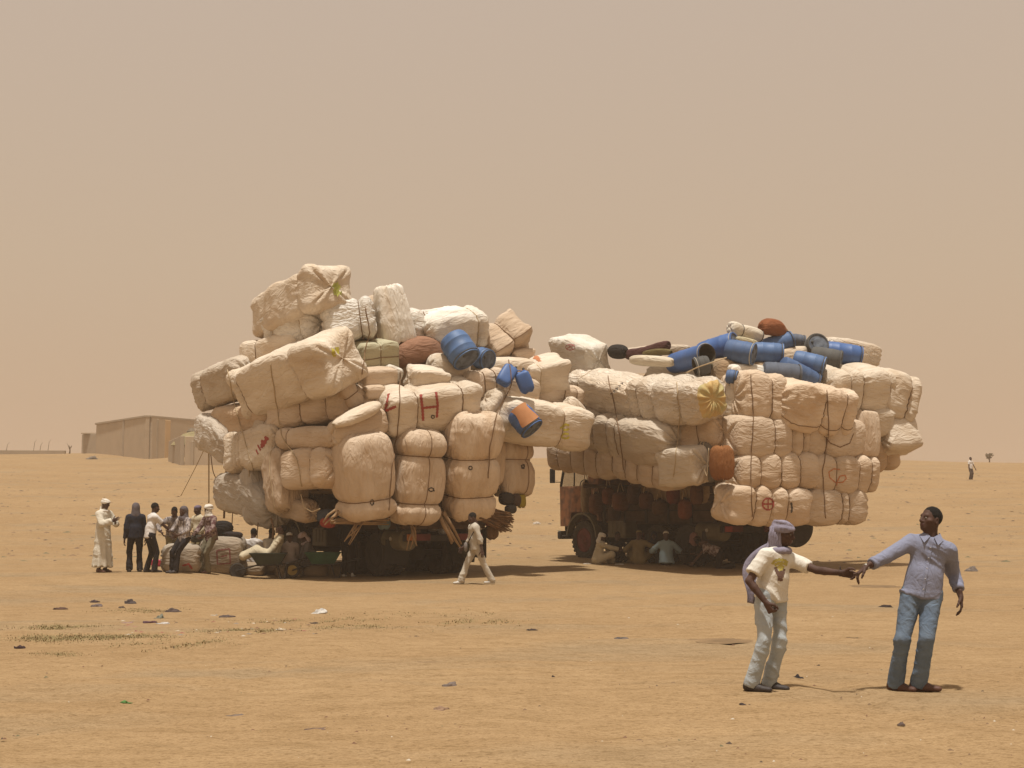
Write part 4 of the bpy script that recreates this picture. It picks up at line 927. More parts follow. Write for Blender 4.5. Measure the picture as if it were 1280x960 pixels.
def truck(label, ld, cabm, rimm, hubm, box_side, spare):
    t = thing('cargo_truck', label, 'truck', ld.o, ld.a)
    for sx in (-.42, .42):
        b = MB(); b.box((sx, 1.6, .98), (.09, 7.3, .26), bev=.01); b.build('chassis_rail', DARKM, t, smooth=False)
    for y in (-1.7, -.1, 1.3, 2.6): MB().box((0, y, .98), (.86, .10, .18), bev=.01).build('cross_member', DARKM, t, smooth=False)
    for y in (.66, -.66, 4.2):
        b = MB(); b.lathe([(-.85, .07), (-.25, .08), (-.17, .20), (.17, .20), (.25, .08), (.85, .07)], (0, y, .58), (1, 0, 0), 14); b.build('axle', DARKM, t)
    for sx in (-1, 1):
        for y in (.66, -.66): wheel(t, sx * 1.07, y, .56, .30, True, rimm)
        wheel(t, sx * 1.07, 4.2, .60, .34, False, hubm)
        b = MB()
        for k in range(4): b.box((sx * .62, 4.2, .70 + k * .022), (.08, 1.5 - .28 * k, .018))
        tag(b.build('leaf_spring', DARKM, t, smooth=False), kind='stuff')
    # cargo bed: floor and board sides, one board each
    MB().box((0, .55, 1.25), (2.46, 5.3, .10), bev=.01).build('bed_floor', WOODM, t, smooth=False)
    for sx in (-1, 1):
        for k in range(4): MB().box((sx * 1.235, .55, 1.40 + k * .235), (.045, 5.3, .21), bev=.008).build('side_board', WOODM, t, smooth=False)
        for k in range(6): MB().box((sx * 1.285, -1.95 + k * 1.0, 1.70), (.05, .08, 1.1), bev=.008).build('side_post', DARKM, t, smooth=False)
    for k in range(4):
        MB().box((0, -2.115, 1.40 + k * .235), (2.40, .045, .21), bev=.008).build('tail_board', WOODM, t, smooth=False)
        MB().box((0, 3.215, 1.40 + k * .235), (2.40, .045, .21), bev=.008).build('head_board', WOODM, t, smooth=False)
    MB().box((0, .55, 1.78), (2.30, 5.1, .90), bev=.08).build('bed_gap_blocker', BLACKR, t, smooth=False)  # added dark box, blocks bright ground showing through the board gaps
    # rear: beam, lamps, flaps, number board
    MB().box((0, -2.02, .98), (2.30, .09, .16), bev=.012).build('rear_beam', DARKM, t, smooth=False)
    for sx in (-1, 1):
        MB().box((sx * .62, -2.10, 1.0), (.42, .05, .17), bev=.012).build('reflector_board', REDM, t, smooth=False)
        lm = MB(); lm.box((sx * .98, -2.10, 1.0), (.30, .08, .19), bev=.015); L = lm.build('tail_lamp', DARKM, t, smooth=False)
        MB().box((sx * .98, -2.145, 1.0), (.27, .02, .155), bev=.006).build('lens', AMBER if sx * box_side > 0 else REDL, L, smooth=False)
        b = MB(); b.prism([(-.34, 0), (.34, 0), (.36, .62), (-.36, .62)], (1, 0, 0), (0, -.12, 1), 0, .014, (0, 1, 0), (sx * 1.0, -1.42, .32)); b.build('mud_flap', BLACKR, t, smooth=False)
    # tanks and boxes under the bed, on the side in view
    s = -1
    MB().box((s * .98, 2.55, .98), (.48, .88, .58), bev=.03).build('fuel_box', OLIVE, t, smooth=False)
    for k in range(3): MB().box((s * 1.226, 2.55 + (k - 1) * .2, .98), (.016, .07, .34), bev=.005).build('stiffening_rib', OLIVE, t, smooth=False)
    b = MB(); b.lathe([(-.5, .05), (-.49, .24), (-.46, .27), (.46, .27), (.49, .24), (.5, .05)], (s * .98, -1.50, .93), (.0, 1, 0), 24); b.build('air_tank', OLIVE, t, ang=35)
    b = MB(); b.lathe([(0, .055), (.03, .05), (.03, .01)], (s * 1.24, -1.55, .96), (s, 0, 0), 12); b.build('tank_cap', mat('pale_metal', (.42, .38, .31), .5), t)
    for y in (-.9, .9, 2.5): MB().box((1.02, y, .86), (.40, 1.5, .62), bev=.03).build('tool_locker', DARKM, t, smooth=False)
    for sx in (-1, 1): MB().box((sx * .75, .5, 1.155), (.12, 5.2, .08), bev=.01).build('subframe_beam', WOODM, t, smooth=False)
    MB().box((1.27, .5, .82), (.02, 5.2, .74), bev=.005).build('far_side_blocker', BLACKR, t, smooth=False)  # added dark sheet, hides the bright sand seen under the bed
    # cab over the front axle
    y0, y1, z0, zb, zt = 3.42, 5.42, 1.02, 2.28, 3.10; hw = 1.22; rake = .16
    b = MB(); out_ = [(y0, z0 + .2), (3.50, z0 + .2), (3.55, 1.42), (3.80, 1.56), (4.2, 1.60), (4.6, 1.56), (4.85, 1.42), (4.92, z0), (y1, z0), (y1 + .03, zb), (y1 - rake, zt), (y0, zt)]
    # side panels with the window opening: built from strips round it
    for sx in (-1, 1):
        pn = MB()
        lo_ = out_[:9] + [(y1 + .03, zb), (y0, zb)]
        pn.prism(lo_, (0, 1, 0), (0, 0, 1), 0, .05, (sx, 0, 0), (sx * (hw - .05), 0, 0)); bd = pn.build('cab_side', cabm, t, smooth=False)
        for (ya, yb_, w_) in ((y0, y0, .46), ):
            MB().box((sx * (hw - .03), y0 + .27, (zb + zt) / 2), (.06, .54, zt - zb - .004), bev=.01).build('rear_pillar', cabm, bd, smooth=False)
        q = MB(); q.tube([(sx * (hw - .04), y1 + .02, zb), (sx * (hw - .07), y1 - rake, zt - .03)], .045, 8); q.build('windscreen_pillar', DARKM, bd)
        q = MB(); q.tube([(sx * (hw - .03), 4.72, zb), (sx * (hw - .05), 4.72, zt - .03)], .022, 6); q.build('quarter_bar', DARKM, bd)
        d = MB(); d.box((sx * (hw + .012), 4.42, 1.86), (.03, 1.10, .80), bev=.02); dr = d.build('cab_door', cabm, t, smooth=False)
        MB().box((sx * (hw + .04), 4.03, 2.02), (.025, .16, .035), bev=.008).build('door_handle', DARKM, dr, smooth=False)
        # mirror on two arms
        m = MB(); m.box((sx * (hw + .24), y1 + .10, 2.62), (.20, .06, .46), bev=.02); mo = m.build('side_mirror', DARKM, t, smooth=False)
        for zz in (2.84, 2.42): q = MB(); q.tube([(sx * hw, y1 - .05, zz), (sx * (hw + .24), y1 + .10, zz)], .014, 6); q.build('mirror_arm', DARKM, mo)
        # wheel arch
        q = MB(); arc = [(4.2 + .80 * math.cos(a), .60 + .86 * math.sin(a)) for a in np.linspace(.12, math.pi - .12, 15)]; arc2 = [(4.2 + .74 * math.cos(a), .60 + .80 * math.sin(a)) for a in np.linspace(.12, math.pi - .12, 15)][::-1]
        q.prism(arc + arc2, (0, 1, 0), (0, 0, 1), -.16, .10, (sx, 0, 0), (sx * hw, 0, 0)); q.build('wheel_arch', OLIVE, t, ang=40)
        q = MB(); q.box((sx * .82, y1 + .10, .98), (.30, .05, .22), bev=.02); hl = q.build('headlight', DARKM, t, smooth=False)
        q = MB(); q.lathe([(0, .09), (.03, .08), (.045, .03)], (sx * .82, y1 + .125, .98), (0, 1, 0), 16); q.build('lens', mat('headlight_glass', (.5, .47, .42), .2), hl)
        MB().box((sx * (hw - .02), 5.0, .72), (.30, .34, .05), bev=.01).build('step', DARKM, t, smooth=False)
    MB().box((0, y0 + .025, 1.95), (2 * hw - .11, .05, 1.5), bev=.01).build('cab_back', cabm, t, smooth=False)
    MB().box((0, y1 - .02, 1.64), (2 * hw - .11, .06, 1.24), bev=.02).build('cab_front', cabm, t, smooth=False)
    MB().box((0, (y0 + y1 - rake) / 2, zt + .045), (2 * hw + .02, y1 - y0 - rake + .08, .09), bev=.035).build('cab_roof', cabm, t, smooth=False)
    MB().box((0, 4.42, 1.10), (2 * hw - .12, 1.9, .06)).build('cab_floor', DARKM, t, smooth=False)
    b = MB(); b.prism([(-hw + .10, 0), (hw - .10, 0), (hw - .12, .80), (-hw + .12, .80)], (1, 0, 0), (0, -.195, 1), 0, .008, (0, 1, 0), (0, y1 - .005, zb)); b.build('windscreen', GLASS, t, smooth=False)
    b = MB(); b.tube([(0.0 + .20 * math.cos(a) - .55, 5.0, 2.30 + .20 * math.sin(a)) for a in np.linspace(0, 2 * math.pi, 17)[:-1]], .016, 6, closed=True); b.build('steering_wheel', DARKM, t)
    for sx in (-.5, .5): q = MB(); q.box((sx, 4.0, 1.55), (.55, .5, .16), bev=.04); q.box((sx, 3.72, 1.95), (.55, .14, .75), bev=.04); tag(q.build('cab_seat', BLACKR, t, smooth=False))
    MB().box((0, y1 + .12, .74), (2.44, .16, .26), bev=.04).build('front_bumper', DARKM, t, smooth=False)
    for k in range(5): MB().box((0, y1 + .025, 1.22 + k * .09), (1.3, .03, .05), bev=.008).build('grille_bar', DARKM, t, smooth=False)
    # spare wheel under the far rear corner, sand ladder along the near side
    if spare:
        b = MB(); b.lathe([(-.14, .34), (-.15, .46), (-.10, .54), (.10, .54), (.15, .46), (.14, .34)], (1.25, -2.45, 1.02), (.25, 1, .1), 28); b.lathe([(-.05, .36), (-.05, .02)], (1.25, -2.45, 1.02), (.25, 1, .1), 24); b.build('spare_wheel', TYRE, t, ang=40)
    # the frame that carries the overhang
    for y in (-2.0, .3, 2.6):
        b = MB(); b.tube([(-2.4, y, 2.24), (2.4, y, 2.24)], .06, 8); b.build('outrigger_pole', WOODM, t)
    return t
truck('dark cargo truck almost buried under the taller load, rear toward the camera', T1, mat('brown_grimy_paint', (.11, .055, .032), .8, .25, 4, bump=.3), DARKM, DARKM, -1, False)
truck('orange-brown cargo truck under the lower load topped with blue barrels', T2, RUST, DARKM, REDM, 1, True)

# ------------------------------------------------------------------ barrels and cans
BLUE = [mat('bright_blue_plastic', (.05, .125, .33), .5, .12, 3, spec=.45), mat('faded_blue_plastic', (.075, .135, .27), .6, .16, 3), mat('dusty_grey_blue_plastic', (.105, .125, .165), .75, .2, 3), mat('mid_blue_plastic', (.075, .15, .31), .55, .14, 3, spec=.4),
        mat('dusty_dark_plastic', (.095, .095, .09), .8, .15, 3)]
LIDM = mat('scuffed_barrel_lid', (.15, .175, .21), .8, col2=(.07, .085, .11), scale=5, lo=.4, hi=.6); INSIDE = mat('barrel_inside', (.05, .042, .028), .9); RIMW = mat('pale_lid_ring', (.40, .38, .33), .5); ORANGEP = mat('orange_rust_patch', (.44, .20, .085), .9, .1, 4)
def barrel(label, ld, x0, y0, x1, y1, dia, off=0, do=0, m=0, end='lid', group='blue plastic barrels on the loads', patch=False):
    """axis from the far end (x0,y0) to the end in view (x1,y1); do: the far end lies that much deeper"""
    ppm = F_PX / (ld.Y(x1, y1) + off); r = dia * 1.14 / 2 / ppm
    p1 = P(x1, y1, ld.Y(x1, y1) + off); p0 = P(x0, y0, ld.Y(x0, y0) + off + do); A = unit(p1 - p0); L = float(np.linalg.norm(p1 - p0))
    t = thing('blue_barrel', label, 'barrel', p0, 0, group); o = V(0, 0, 0)
    pr = [(0, r * .02), (0, r * .80), (.012, r * .88), (.05, r * .94), (.12, r * .985), (L * .28, r), (L * .30, r * 1.025), (L * .33, r * 1.025), (L * .35, r), (L * .63, r), (L * .65, r * 1.025), (L * .68, r * 1.025), (L * .70, r), (L - .14, r * .99), (L - .07, r * .93), (L - .05, r * .90)]
    if end == 'open': pr += [(L, r * .93), (L, r * .86), (L - .05, r * .84), (L * .3, r * .84), (L * .3, .01)]
    else: pr += [(L - .045, r * .97), (L - .005, r * .97), (L, r * .93), (L - .004, r * .86), (L - .03, r * .82), (L - .03, r * .5), (L - .018, r * .47), (L - .018, .01)]
    b = MB(); b.lathe(pr, o, A, 28, cap=False)
    n = len(pr); b.m = [((1 if end == 'open' else 2) if i // 28 >= n - 5 else 0) for i in range(len(b.f))]
    b.build('drum_body', [BLUE[m], INSIDE, LIDM], t, ang=35)
    if end != 'open':
        c = A * (L - .02); q = MB(); ref = unit(np.cross(A, V(.3, .2, 1))); q.lathe([(0, .035), (.022, .033), (.022, .004)], c + ref * r * .55, A, 12); q.build('bung_cap', BLUE[4], t)
    q = MB(); ref = V(0, 0, 1) if abs(A[2]) < .9 else V(1, 0, 0); X = unit(np.cross(ref, A)); Yv = np.cross(A, X)
    q.tube([A * (L - .052) + r * .985 * (X * math.cos(a) + Yv * math.sin(a)) for a in np.linspace(0, 2 * math.pi, 29)[:-1]], .013, 6, closed=True); q.build('lid_ring', RIMW if end in ('open', 'ring') else BLUE[4], t)
    if patch:
        q = MB(); vs = []; fs = []; cd_ = unit(CAM - p0); e0 = unit(cd_ - A * np.dot(cd_, A)); e1 = np.cross(A, e0); e0, e1 = unit(e0 * .8 + V(0, 0, 1) * .5 - A * np.dot(e0 * .8 + V(0, 0, 1) * .5, A)), None; e1 = np.cross(A, e0)
        for i in range(13):
            for j in range(13):
                u = i / 12; wv = (j / 12 * 2 - 1) * (.75 - .12 * math.sin(u * 5)); a = wv; l = L * (.02 + .78 * u) + .06 * (1 - wv * wv) * (u > .5)
                vs.append(A * l + (r * 1.03 + .003) * (e0 * math.cos(a) + e1 * math.sin(a)))
        for i in range(12):
            for j in range(12): fs.append((i * 13 + j, i * 13 + j + 1, i * 13 + j + 14, i * 13 + j + 13))
        q.add(vs, fs); q.build('orange_patch', ORANGEP, t)
    return t
barrel('largest blue barrel on the taller load, lid tilted toward the camera', T1, 565, 423, 584, 450, 34, .2, .55, 3)
barrel('small blue barrel poking out behind the largest blue barrel', T1, 596, 446, 611, 450, 24, .6, .5, 3)
barrel('blue barrel with a big orange patch, tied on the overhanging bale', T1, 646, 514, 666, 537, 29, -1.0, .45, 0, patch=True)
def can(label, ld, x0, y0, x1, y1, wd, off, m, group='blue jerrycans leaning on a bale'):
    ppm = F_PX / (ld.Y(x1, y1) + off); p0 = P(x0, y0, ld.Y(x0, y0) + off); p1 = P(x1, y1, ld.Y(x1, y1) + off - .12); A = unit(p1 - p0); L = float(np.linalg.norm(p1 - p0)); X = unit(np.cross(A, V(0, 1, 0))); Yv = np.cross(A, X)
    M = np.stack([X, Yv, A], 1); t = thing('jerrycan', label, 'jerrycan', p0, 0, group)
    v, f, _, _ = bale_mesh(L, wd / ppm, wd / ppm * .7, (), 'plain', 5, 5, 0, 3, 26, 28); v = v[:, [2, 1, 0]] * [1, 1, -1]
    b = MB(); b.add(v @ M.T + A * L / 2, f); b.build('can_body', BLUE[m], t)
    q = MB(); q.lathe([(0, .035), (.05, .032), (.05, .004)], X * wd / ppm * .25 - A * .03, -A, 12); q.build('screw_cap', BLUE[4], t)
    q = MB(); q.tube([X * wd / ppm * k * .4 - A * (.05 * math.sin((k + .5) * math.pi) + .01) - X * .05 for k in np.linspace(-.5, .5, 7)], .014, 6); q.build('carry_handle', BLUE[m], t)
can('blue jerrycan leaning to the left, above the orange-patched barrel', T1, 640, 459, 627, 480, 18, .0, 0)
can('blue jerrycan leaning to the right beside its twin', T1, 651, 465, 661, 490, 18, -.2, 0)
GB = 'blue plastic barrels on the loads'
barrel('bright blue barrel at the left end of the barrel row, mouth open', T2, 841, 455, 884, 442, 24, 1.0, .45, 0, 'open')
barrel('bright blue barrel above and right of the open-mouthed one', T2, 876, 443, 920, 429, 27, 1.8, .3, 0, 'ring')
barrel('grey-blue barrel with a torn pale lid, middle of the barrel row', T2, 908, 437, 943, 443, 25, .9, .85, 1, 'ring')
barrel('plain blue barrel right of the torn-lidded one', T2, 940, 440, 979, 442, 23, 1.3, .7, 3)
barrel('slanting blue barrel below the brown cloth bundle', T2, 952, 436, 990, 424, 20, 2.4, .5, 3)
barrel('dark dusty barrel standing end-on near the top right', T2, 1017, 436, 1023, 429, 25, 1.8, .5, 4)
barrel('rightmost blue barrel of the heap', T2, 1032, 439, 1076, 446, 24, 1.3, .75, 0)
barrel('blue barrel half hidden behind the rightmost one', T2, 1034, 436, 1066, 437, 14, 2.6, .2, 2)
barrel('greenish grey barrel beside the rightmost blue barrel', T2, 1014, 445, 1052, 451, 23, .9, .9, 4)
barrel('blue barrel with a pale round end, above the puckered bale', T2, 992, 450, 1031, 459, 24, .5, .9, 3)
barrel('blue barrel sliding down toward the puckered bale', T2, 978, 455, 1020, 477, 20, .6, .3, 1)
barrel('dusty grey-blue barrel lying across above the crinkled end bale', T2, 954, 465, 1000, 469, 24, .4, .7, 2)
barrel('dark open barrel tied with a pale cord below the bright blue ones', T2, 886, 455, 868, 459, 21, .5, .5, 4, 'open')
barrel('small piece of dark blue barrel peeping from under the white bag', T2, 908, 470, 922, 472, 16, .5, .3, 1)
barrel('dark blue barrel at the back of the heap beneath the skyline', T2, 988, 424, 1006, 427, 14, 3.2, .3, 2)

# ------------------------------------------------------------------ bedding and other goods on top of the lower load
def bundle(name, label, cat, ld, x0, y0, x1, y1, h, off, colr, style='crinkle', do=0, d=None, pe=3.5, pc=2.8, ropes=(), rm=None, sag=0, group=None):
    COL['_'] = colr; return bale(ld, label, x0, y0, x1, y1, h, d=d, off=off, do=do, style=style, col='_', pe=pe, pc=pc, ropes=ropes, ropemat=rm, name=name, cat=cat, sag=sag, group=group)
bundle('rolled_mat', 'thick white roll strapped with a dark band, highest thing on the lower load', 'rolled mat', T2, 911, 408, 952, 421, 17, 2.2, (.70, .65, .55), 'plain', ropes=(-.35, .9), rm=BLK, pe=7, pc=2.2)
bundle('cloth_bundle', 'reddish brown knotted cloth bundle beside the thick white roll', 'bundle', T2, 951, 407, 980, 414, 20, 2.4, (.26, .095, .04), sag=.1)
bundle('cloth_bundle', 'ochre tail of cloth hanging right of the reddish knotted bundle', 'bundle', T2, 964, 402, 984, 418, 10, 2.6, (.33, .17, .07))
bundle('blanket', 'dark maroon blanket bunched at the front top of the lower load', 'blanket', T2, 783, 446, 836, 434, 16, 1.5, (.10, .045, .045), sag=-.1)
bundle('blanket', 'olive folded blanket lying on the maroon one', 'blanket', T2, 804, 442, 840, 440, 8, 1.2, (.17, .14, .06))
bundle('rolled_mat', 'white bolster in front of the maroon blanket', 'rolled mat', T2, 788, 450, 843, 452, 13, .8, (.66, .60, .48), 'plain', pe=4, pc=2.2)
bundle('cloth_bundle', 'pale cloth showing behind the maroon blanket', 'bundle', T2, 776, 440, 862, 436, 12, 2.6, (.58, .50, .40))
bundle('cooking_pot', 'round blackened pot at the left end of the bedding', 'pot', T2, 762, 440, 782, 441, 17, 1.2, (.028, .026, .025), 'plain', pe=3, pc=2.3)
bundle('cloth_bundle', 'dark green wrapped goods beneath the open dark barrel', 'bundle', T2, 876, 466, 914, 462, 20, 1.3, (.12, .10, .06))
bundle('cloth_bundle', 'pale yellowish folded cloth under the thick white roll', 'bundle', T2, 918, 424, 946, 430, 11, 1.9, (.50, .45, .30))
bundle('cloth_bundle', 'maroon and white rags under the thick white roll', 'bundle', T2, 916, 416, 940, 424, 10, 2.3, (.18, .08, .07))
bundle('plastic_sack', 'orange plastic-wrapped can hung upright at the corner of the lower load', 'can', T2, 902, 558, 903, 599, 26, -.05, (.27, .115, .04), 'crinkle', pe=5, pc=3.4)
bundle('blanket', 'rolled brown rug wedged left of the green package', 'rug', T1, 440, 444, 450, 470, 12, 1.7, (.12, .055, .04))

# ------------------------------------------------------------------ people by the trucks
class Flat:
    def __init__(s, Y): s.y = Y; s.c, s.s = math.cos(.1), math.sin(.1)
    def Y(s, px, py): return s.y
GP1 = 'people gathered left of the taller truck'; GP2 = 'people sitting in the shade of the lower truck'
white_robe = cloth('white_robe_cloth', (.60, .55, .45), .06); cream_robe = cloth('cream_robe_cloth', (.50, .43, .30), .08); navy = cloth('navy_jacket_cloth', (.022, .024, .036), .15); black_tr = cloth('black_trouser_cloth', (.022, .019, .020), .15)
white_tee = cloth('white_tshirt_cloth', (.62, .58, .54), .05); khaki = cloth('khaki_cloth', (.225, .175, .09), .1); skyb = cloth('sky_blue_cloth', (.28, .37, .40), .06); greyc = cloth('grey_cloth', (.20, .18, .165), .12)
plaid = mat('red_plaid_cloth', (.26, .19, .17), .9, col2=(.10, .045, .045), scale=14, lo=.46, hi=.54); plaid2 = mat('grey_plaid_cloth', (.33, .27, .25), .9, col2=(.13, .09, .09), scale=13, lo=.45, hi=.55)
stripe = mat('striped_shirt_cloth', (.38, .33, .30), .9, col2=(.12, .10, .10), scale=16, lo=.45, hi=.55, stretch=(2.2, 2.2, .5)); greyscarf = cloth('grey_scarf_cloth', (.13, .11, .115), .15); purple = cloth('purple_cap_cloth', (.16, .13, .18), .15)
white_hd = cloth('white_turban_cloth', (.66, .61, .53), .06); pink_hd = cloth('pale_pink_turban_cloth', (.58, .45, .42), .08); olive_tr = cloth('olive_trouser_cloth', (.17, .145, .095), .12); lav = cloth('lavender_cloth', (.40, .36, .44), .08); suit = cloth('pale_grey_suit_cloth', (.47, .42, .34), .08)
shoe_w = mat('white_shoe_leather', (.55, .52, .46), .6); shoe_b = MATS['dark_shoe_leather']; darkblue = cloth('dark_blue_cloth', (.03, .035, .055), .15)
RS = .018
def back(p, d):
    """the same line of sight, d metres deeper"""
    q = np.array(p); k = (q[1] + d) / q[1]; q = CAM + (q - CAM) * k; q[2] = float(gz(q[0], q[1])); return q
person('man in a long white robe and turban standing apart, hands held at his chest', G(128, 715.5), (.85, -.5), 1.80, pelvis=(0, -.02, .95), neck=(0, .02, 1.46), hands=((.02, .33, 1.22), (-.06, .32, 1.18)), elbow=((.8, -.3, -.6), (-.8, -.3, -.6)),
       top='robe', topm=white_robe, leg='none', legm=white_robe, hat='turban', hatm=white_hd, shoem=sandal, res=RS, fold=.010, group=GP1, head=(.1, -.15), hdir=((-.6, .6, .4), (.6, .6, .4)), thumb=((0, 0, 1), (0, 0, 1)))
person('man in a navy jacket with a grey headscarf, standing next to the white t-shirt man', G(168, 715), (-.35, .9), 1.72, hands=((.27, .08, .80), (-.26, .0, .80)), top='shirt', topm=navy, leg='trousers', legm=black_tr, hat='shawl', hatm=greyscarf, shoem=shoe_b, res=RS, fold=.010, group=GP1, feet=((.13, .0, 0), (-.12, .05, 0)), sleeve=.95, loose=1.08)
person('bareheaded man in a white t-shirt and black trousers, reaching toward the ground bale', G(188, 715.5), (.75, .55), 1.72, pelvis=(0, -.03, .93), neck=(0, .05, 1.44), hands=((.20, .50, .95), (-.27, .05, .80)), elbow=((.6, -.6, -.4), (-.2, -1, 0)), top='tshirt', topm=white_tee, leg='trousers', legm=black_tr, shoem=shoe_b, res=RS, fold=.009, group=GP1, feet=((.1, .06, 0), (-.1, -.06, 0)), head=(0, .05))
_q = back(G(216, 716), 1.3)
person('bareheaded man in a loose pale shirt bending behind the ground bales', _q, (.30, -.95), 1.70, pelvis=(0, -.10, .92), neck=(0, .12, 1.38), hands=((.32, .30, .98), (-.30, .34, .90)), elbow=((.9, -.3, .0), (-.9, -.3, .0)), top='shirt', topm=stripe, leg='trousers', legm=khaki, res=RS, fold=.010, group=GP1, head=(.3, -.2), loose=1.12)
_q = G(219, 716.5)
person('man in a striped shirt and dark headscarf leaning back against the ground bale', _q, (-.55, -.75), 1.72, pelvis=(0, -.26, .86), neck=(0, -.24, 1.36), hands=((.10, .12, 1.02), (-.18, .10, .92)), elbow=((.7, -.7, -.2), (-.7, -.7, -.2)), feet=((.09, .02, 0), (-.09, .06, 0)), top='shirt', topm=stripe, leg='trousers', legm=black_tr, hat='shawl', hatm=greyscarf, shoem=shoe_b, res=RS, fold=.010, group=GP1, head=(-.2, -.2))
_q = back(G(247, 716), 1.4)
person('man in a purple cap standing behind the ground bales', _q, (-.5, -.8), 1.68, top='shirt', topm=cream_robe, leg='trousers', legm=khaki, hat='cap', hatm=purple, res=RS, fold=.010, group=GP1, hands=((.2, .3, .95), (-.2, .3, .95)), head=(.4, -.1))
_q = G(258, 717)
person('man with a white turban veiling his face, red plaid shirt, propped on the ground bale', _q, (-.65, -.72), 1.76, pelvis=(0, -.12, .90), neck=(0, -.06, 1.42), hands=((.16, .26, .98), (-.20, .24, .94)), elbow=((.8, -.5, -.3), (-.8, -.5, -.3)), feet=((.13, .10, 0), (-.05, .0, 0)), top='shirt', topm=plaid, leg='trousers', legm=olive_tr, hat='veil', hatm=white_hd, shoem=sandal, res=RS, fold=.010, group=GP1, loose=1.1)
def sit(label, p, face, top='robe', topm=None, legm=None, hat=None, hatm=None, H=1.70, lean=.10, hands=((.24, .34, .34), (-.24, .34, .34)), feet=((-.10, .40, 0), (.10, .44, 0)), knee=((.8, .4, .5), (-.8, .4, .5)), up=.14, group=GP2, head=(0, -.15), **k):
    return person(label, p, face, H, pelvis=(0, 0, up), neck=(0, lean, up + .50), hands=hands, elbow=((.8, -.4, -.3), (-.8, -.4, -.3)), feet=feet, knee=knee, top=top, topm=topm, leg='seated' if top != 'robe' else 'seat', legm=legm, hat=hat, hatm=hatm, res=RS, fold=.010, group=group, head=head, **k)
# by the wheelbarrows, on low seats
def seat_sack(label, p):
    t = Flat(0); v, f, _, _ = bale_mesh(.62, .34, .5, (), 'crinkle', 4, 3, 0, int(p[0] * 13) % 50 + 3); o = mk('stuffed_sack', v + V(0, 0, .15), f, CLOTH); o.location = p; o.color = (.34, .27, .19, 1); tag(o, label, 'sack', 'sacks used as seats by the wheelbarrows')
seat_sack('stuffed sack the lavender-clothed man sits on', back(G(316, 720), .3)); seat_sack('stuffed sack the white-robed seated man sits on', back(G(337, 720), .6)); seat_sack('stuffed sack under the man in the mauve robe', back(G(361, 722), .1)); seat_sack('stuffed sack under the pink-turbaned man', back(G(395, 721), .3))
sit('bareheaded man in a white shirt with a lavender cloth, seated behind the left wheelbarrow', back(G(316, 720), .3), (.2, .95), 'shirt', white_tee, khaki, up=.42, group=GP1, H=1.75, lean=.0)
_o, I = sit('bareheaded man in a white robe seated beside the lavender-clothed man', back(G(337, 720), .6), (.35, .9), 'robe', white_robe, white_robe, up=.42, group=GP1, H=1.75, lean=.05)
sit('man in a pale cap and mauve robe seated between the two wheelbarrows', back(G(361, 722), .1), (-.3, .95), 'robe', mat('mauve_grey_cloth', (.36, .30, .27), .9), None, 'cap', white_hd, up=.40, group=GP1, lean=-.02)
sit('man in a pink turban bending forward behind the green wheelbarrow', back(G(395, 721), .3), (-.9, -.3), 'shirt', greyc, greyc, 'turban', pink_hd, up=.40, lean=.30, group=GP1, hands=((.2, .5, .22), (-.2, .5, .22)))
sit('man lying back in a cream robe across the left wheelbarrow', G(340, 723), (-.92, -.2), 'robe', cream_robe, None, None, None, up=.60, lean=-.22, group=GP1, feet=((.08, .80, .50), (-.08, .82, .46)), knee=((.1, .2, 1), (-.1, .2, 1)), head=(0, .1))
person('man in dark clothes and white shoes standing in the shade at the rear wheels', back(G(434, 721), .0), (.15, .95), 1.70, hands=((.25, .25, .9), (-.2, .3, 1.0)), top='shirt', topm=navy, leg='trousers', legm=black_tr, shoem=shoe_w, res=RS, fold=.010, group=GP1, feet=((.14, .05, 0), (-.08, -.04, 0)))
_q = G(595, 730.5)
_o, I = person('man in a pale suit walking to the left past the taller truck', _q, (-.93, -.30), 1.74, pelvis=(0, .0, .90), neck=(0, .06, 1.41), hands=((.34, .22, .86), (-.28, -.06, .80)), elbow=((.3, -1, 0), (-.2, -1, 0)), feet=((.10, .34, 0), (-.10, -.36, .02)), knee=((0, 1, .2), (0, 1, .1)), top='shirt', topm=suit, leg='trousers', legm=suit, shoem=shoe_w, res=.016, fold=.011, head=(0, -.25), loose=1.1, hem=-.10, sleeve=.45)
b = MB(); b.tube([I['nk'] - _q + V(.10, -.05, .02), I['nk'] - _q + V(.02, -.19, -.15), I['pel'] - _q + V(-.10, -.22, .25), I['pel'] - _q + V(-.20, -.16, .05)], .012, 6); b.build('bag_strap', black_tr, _o)
b = MB(); b.box(I['pel'] - _q + V(-.24, -.10, -.02), (.08, .20, .22), bev=.03); b.build('shoulder_bag', greyc, _o)
# in the shade of the second truck
sit('man in a white turban and cream robe nearest the front wheel, facing right', back(G(747, 703.5), -.55), (.92, .2), 'robe', cream_robe, None, 'turban', white_hd, hands=((.15, .62, .42), (-.1, .6, .44)))
sit('man in dark clothes sitting behind the cream-robed one', back(G(772, 703), .0), (.3, -.9), 'shirt', navy, black_tr, None, None, lean=.0, knee=((.3, .5, 1), (-.3, .5, 1)))
sit('man in a khaki robe and cap, back to the camera, one arm stretched right', back(G(798, 703.5), -.55), (.25, .95), 'robe', khaki, None, 'cap', khaki, hands=((.60, .25, .34), (-.22, .34, .34)), H=1.85)
sit('dim figure in dark blue between the khaki and sky-blue backs', back(G(818, 703), -.1), (-.2, -.95), 'shirt', darkblue, black_tr, 'shawl', darkblue, lean=.0)
sit('man in a sky-blue shirt and white cap, back to the camera', back(G(833, 703.5), -1.0), (.1, 1), 'shirt', skyb, black_tr, 'cap', white_hd, loose=1.18, H=1.85)
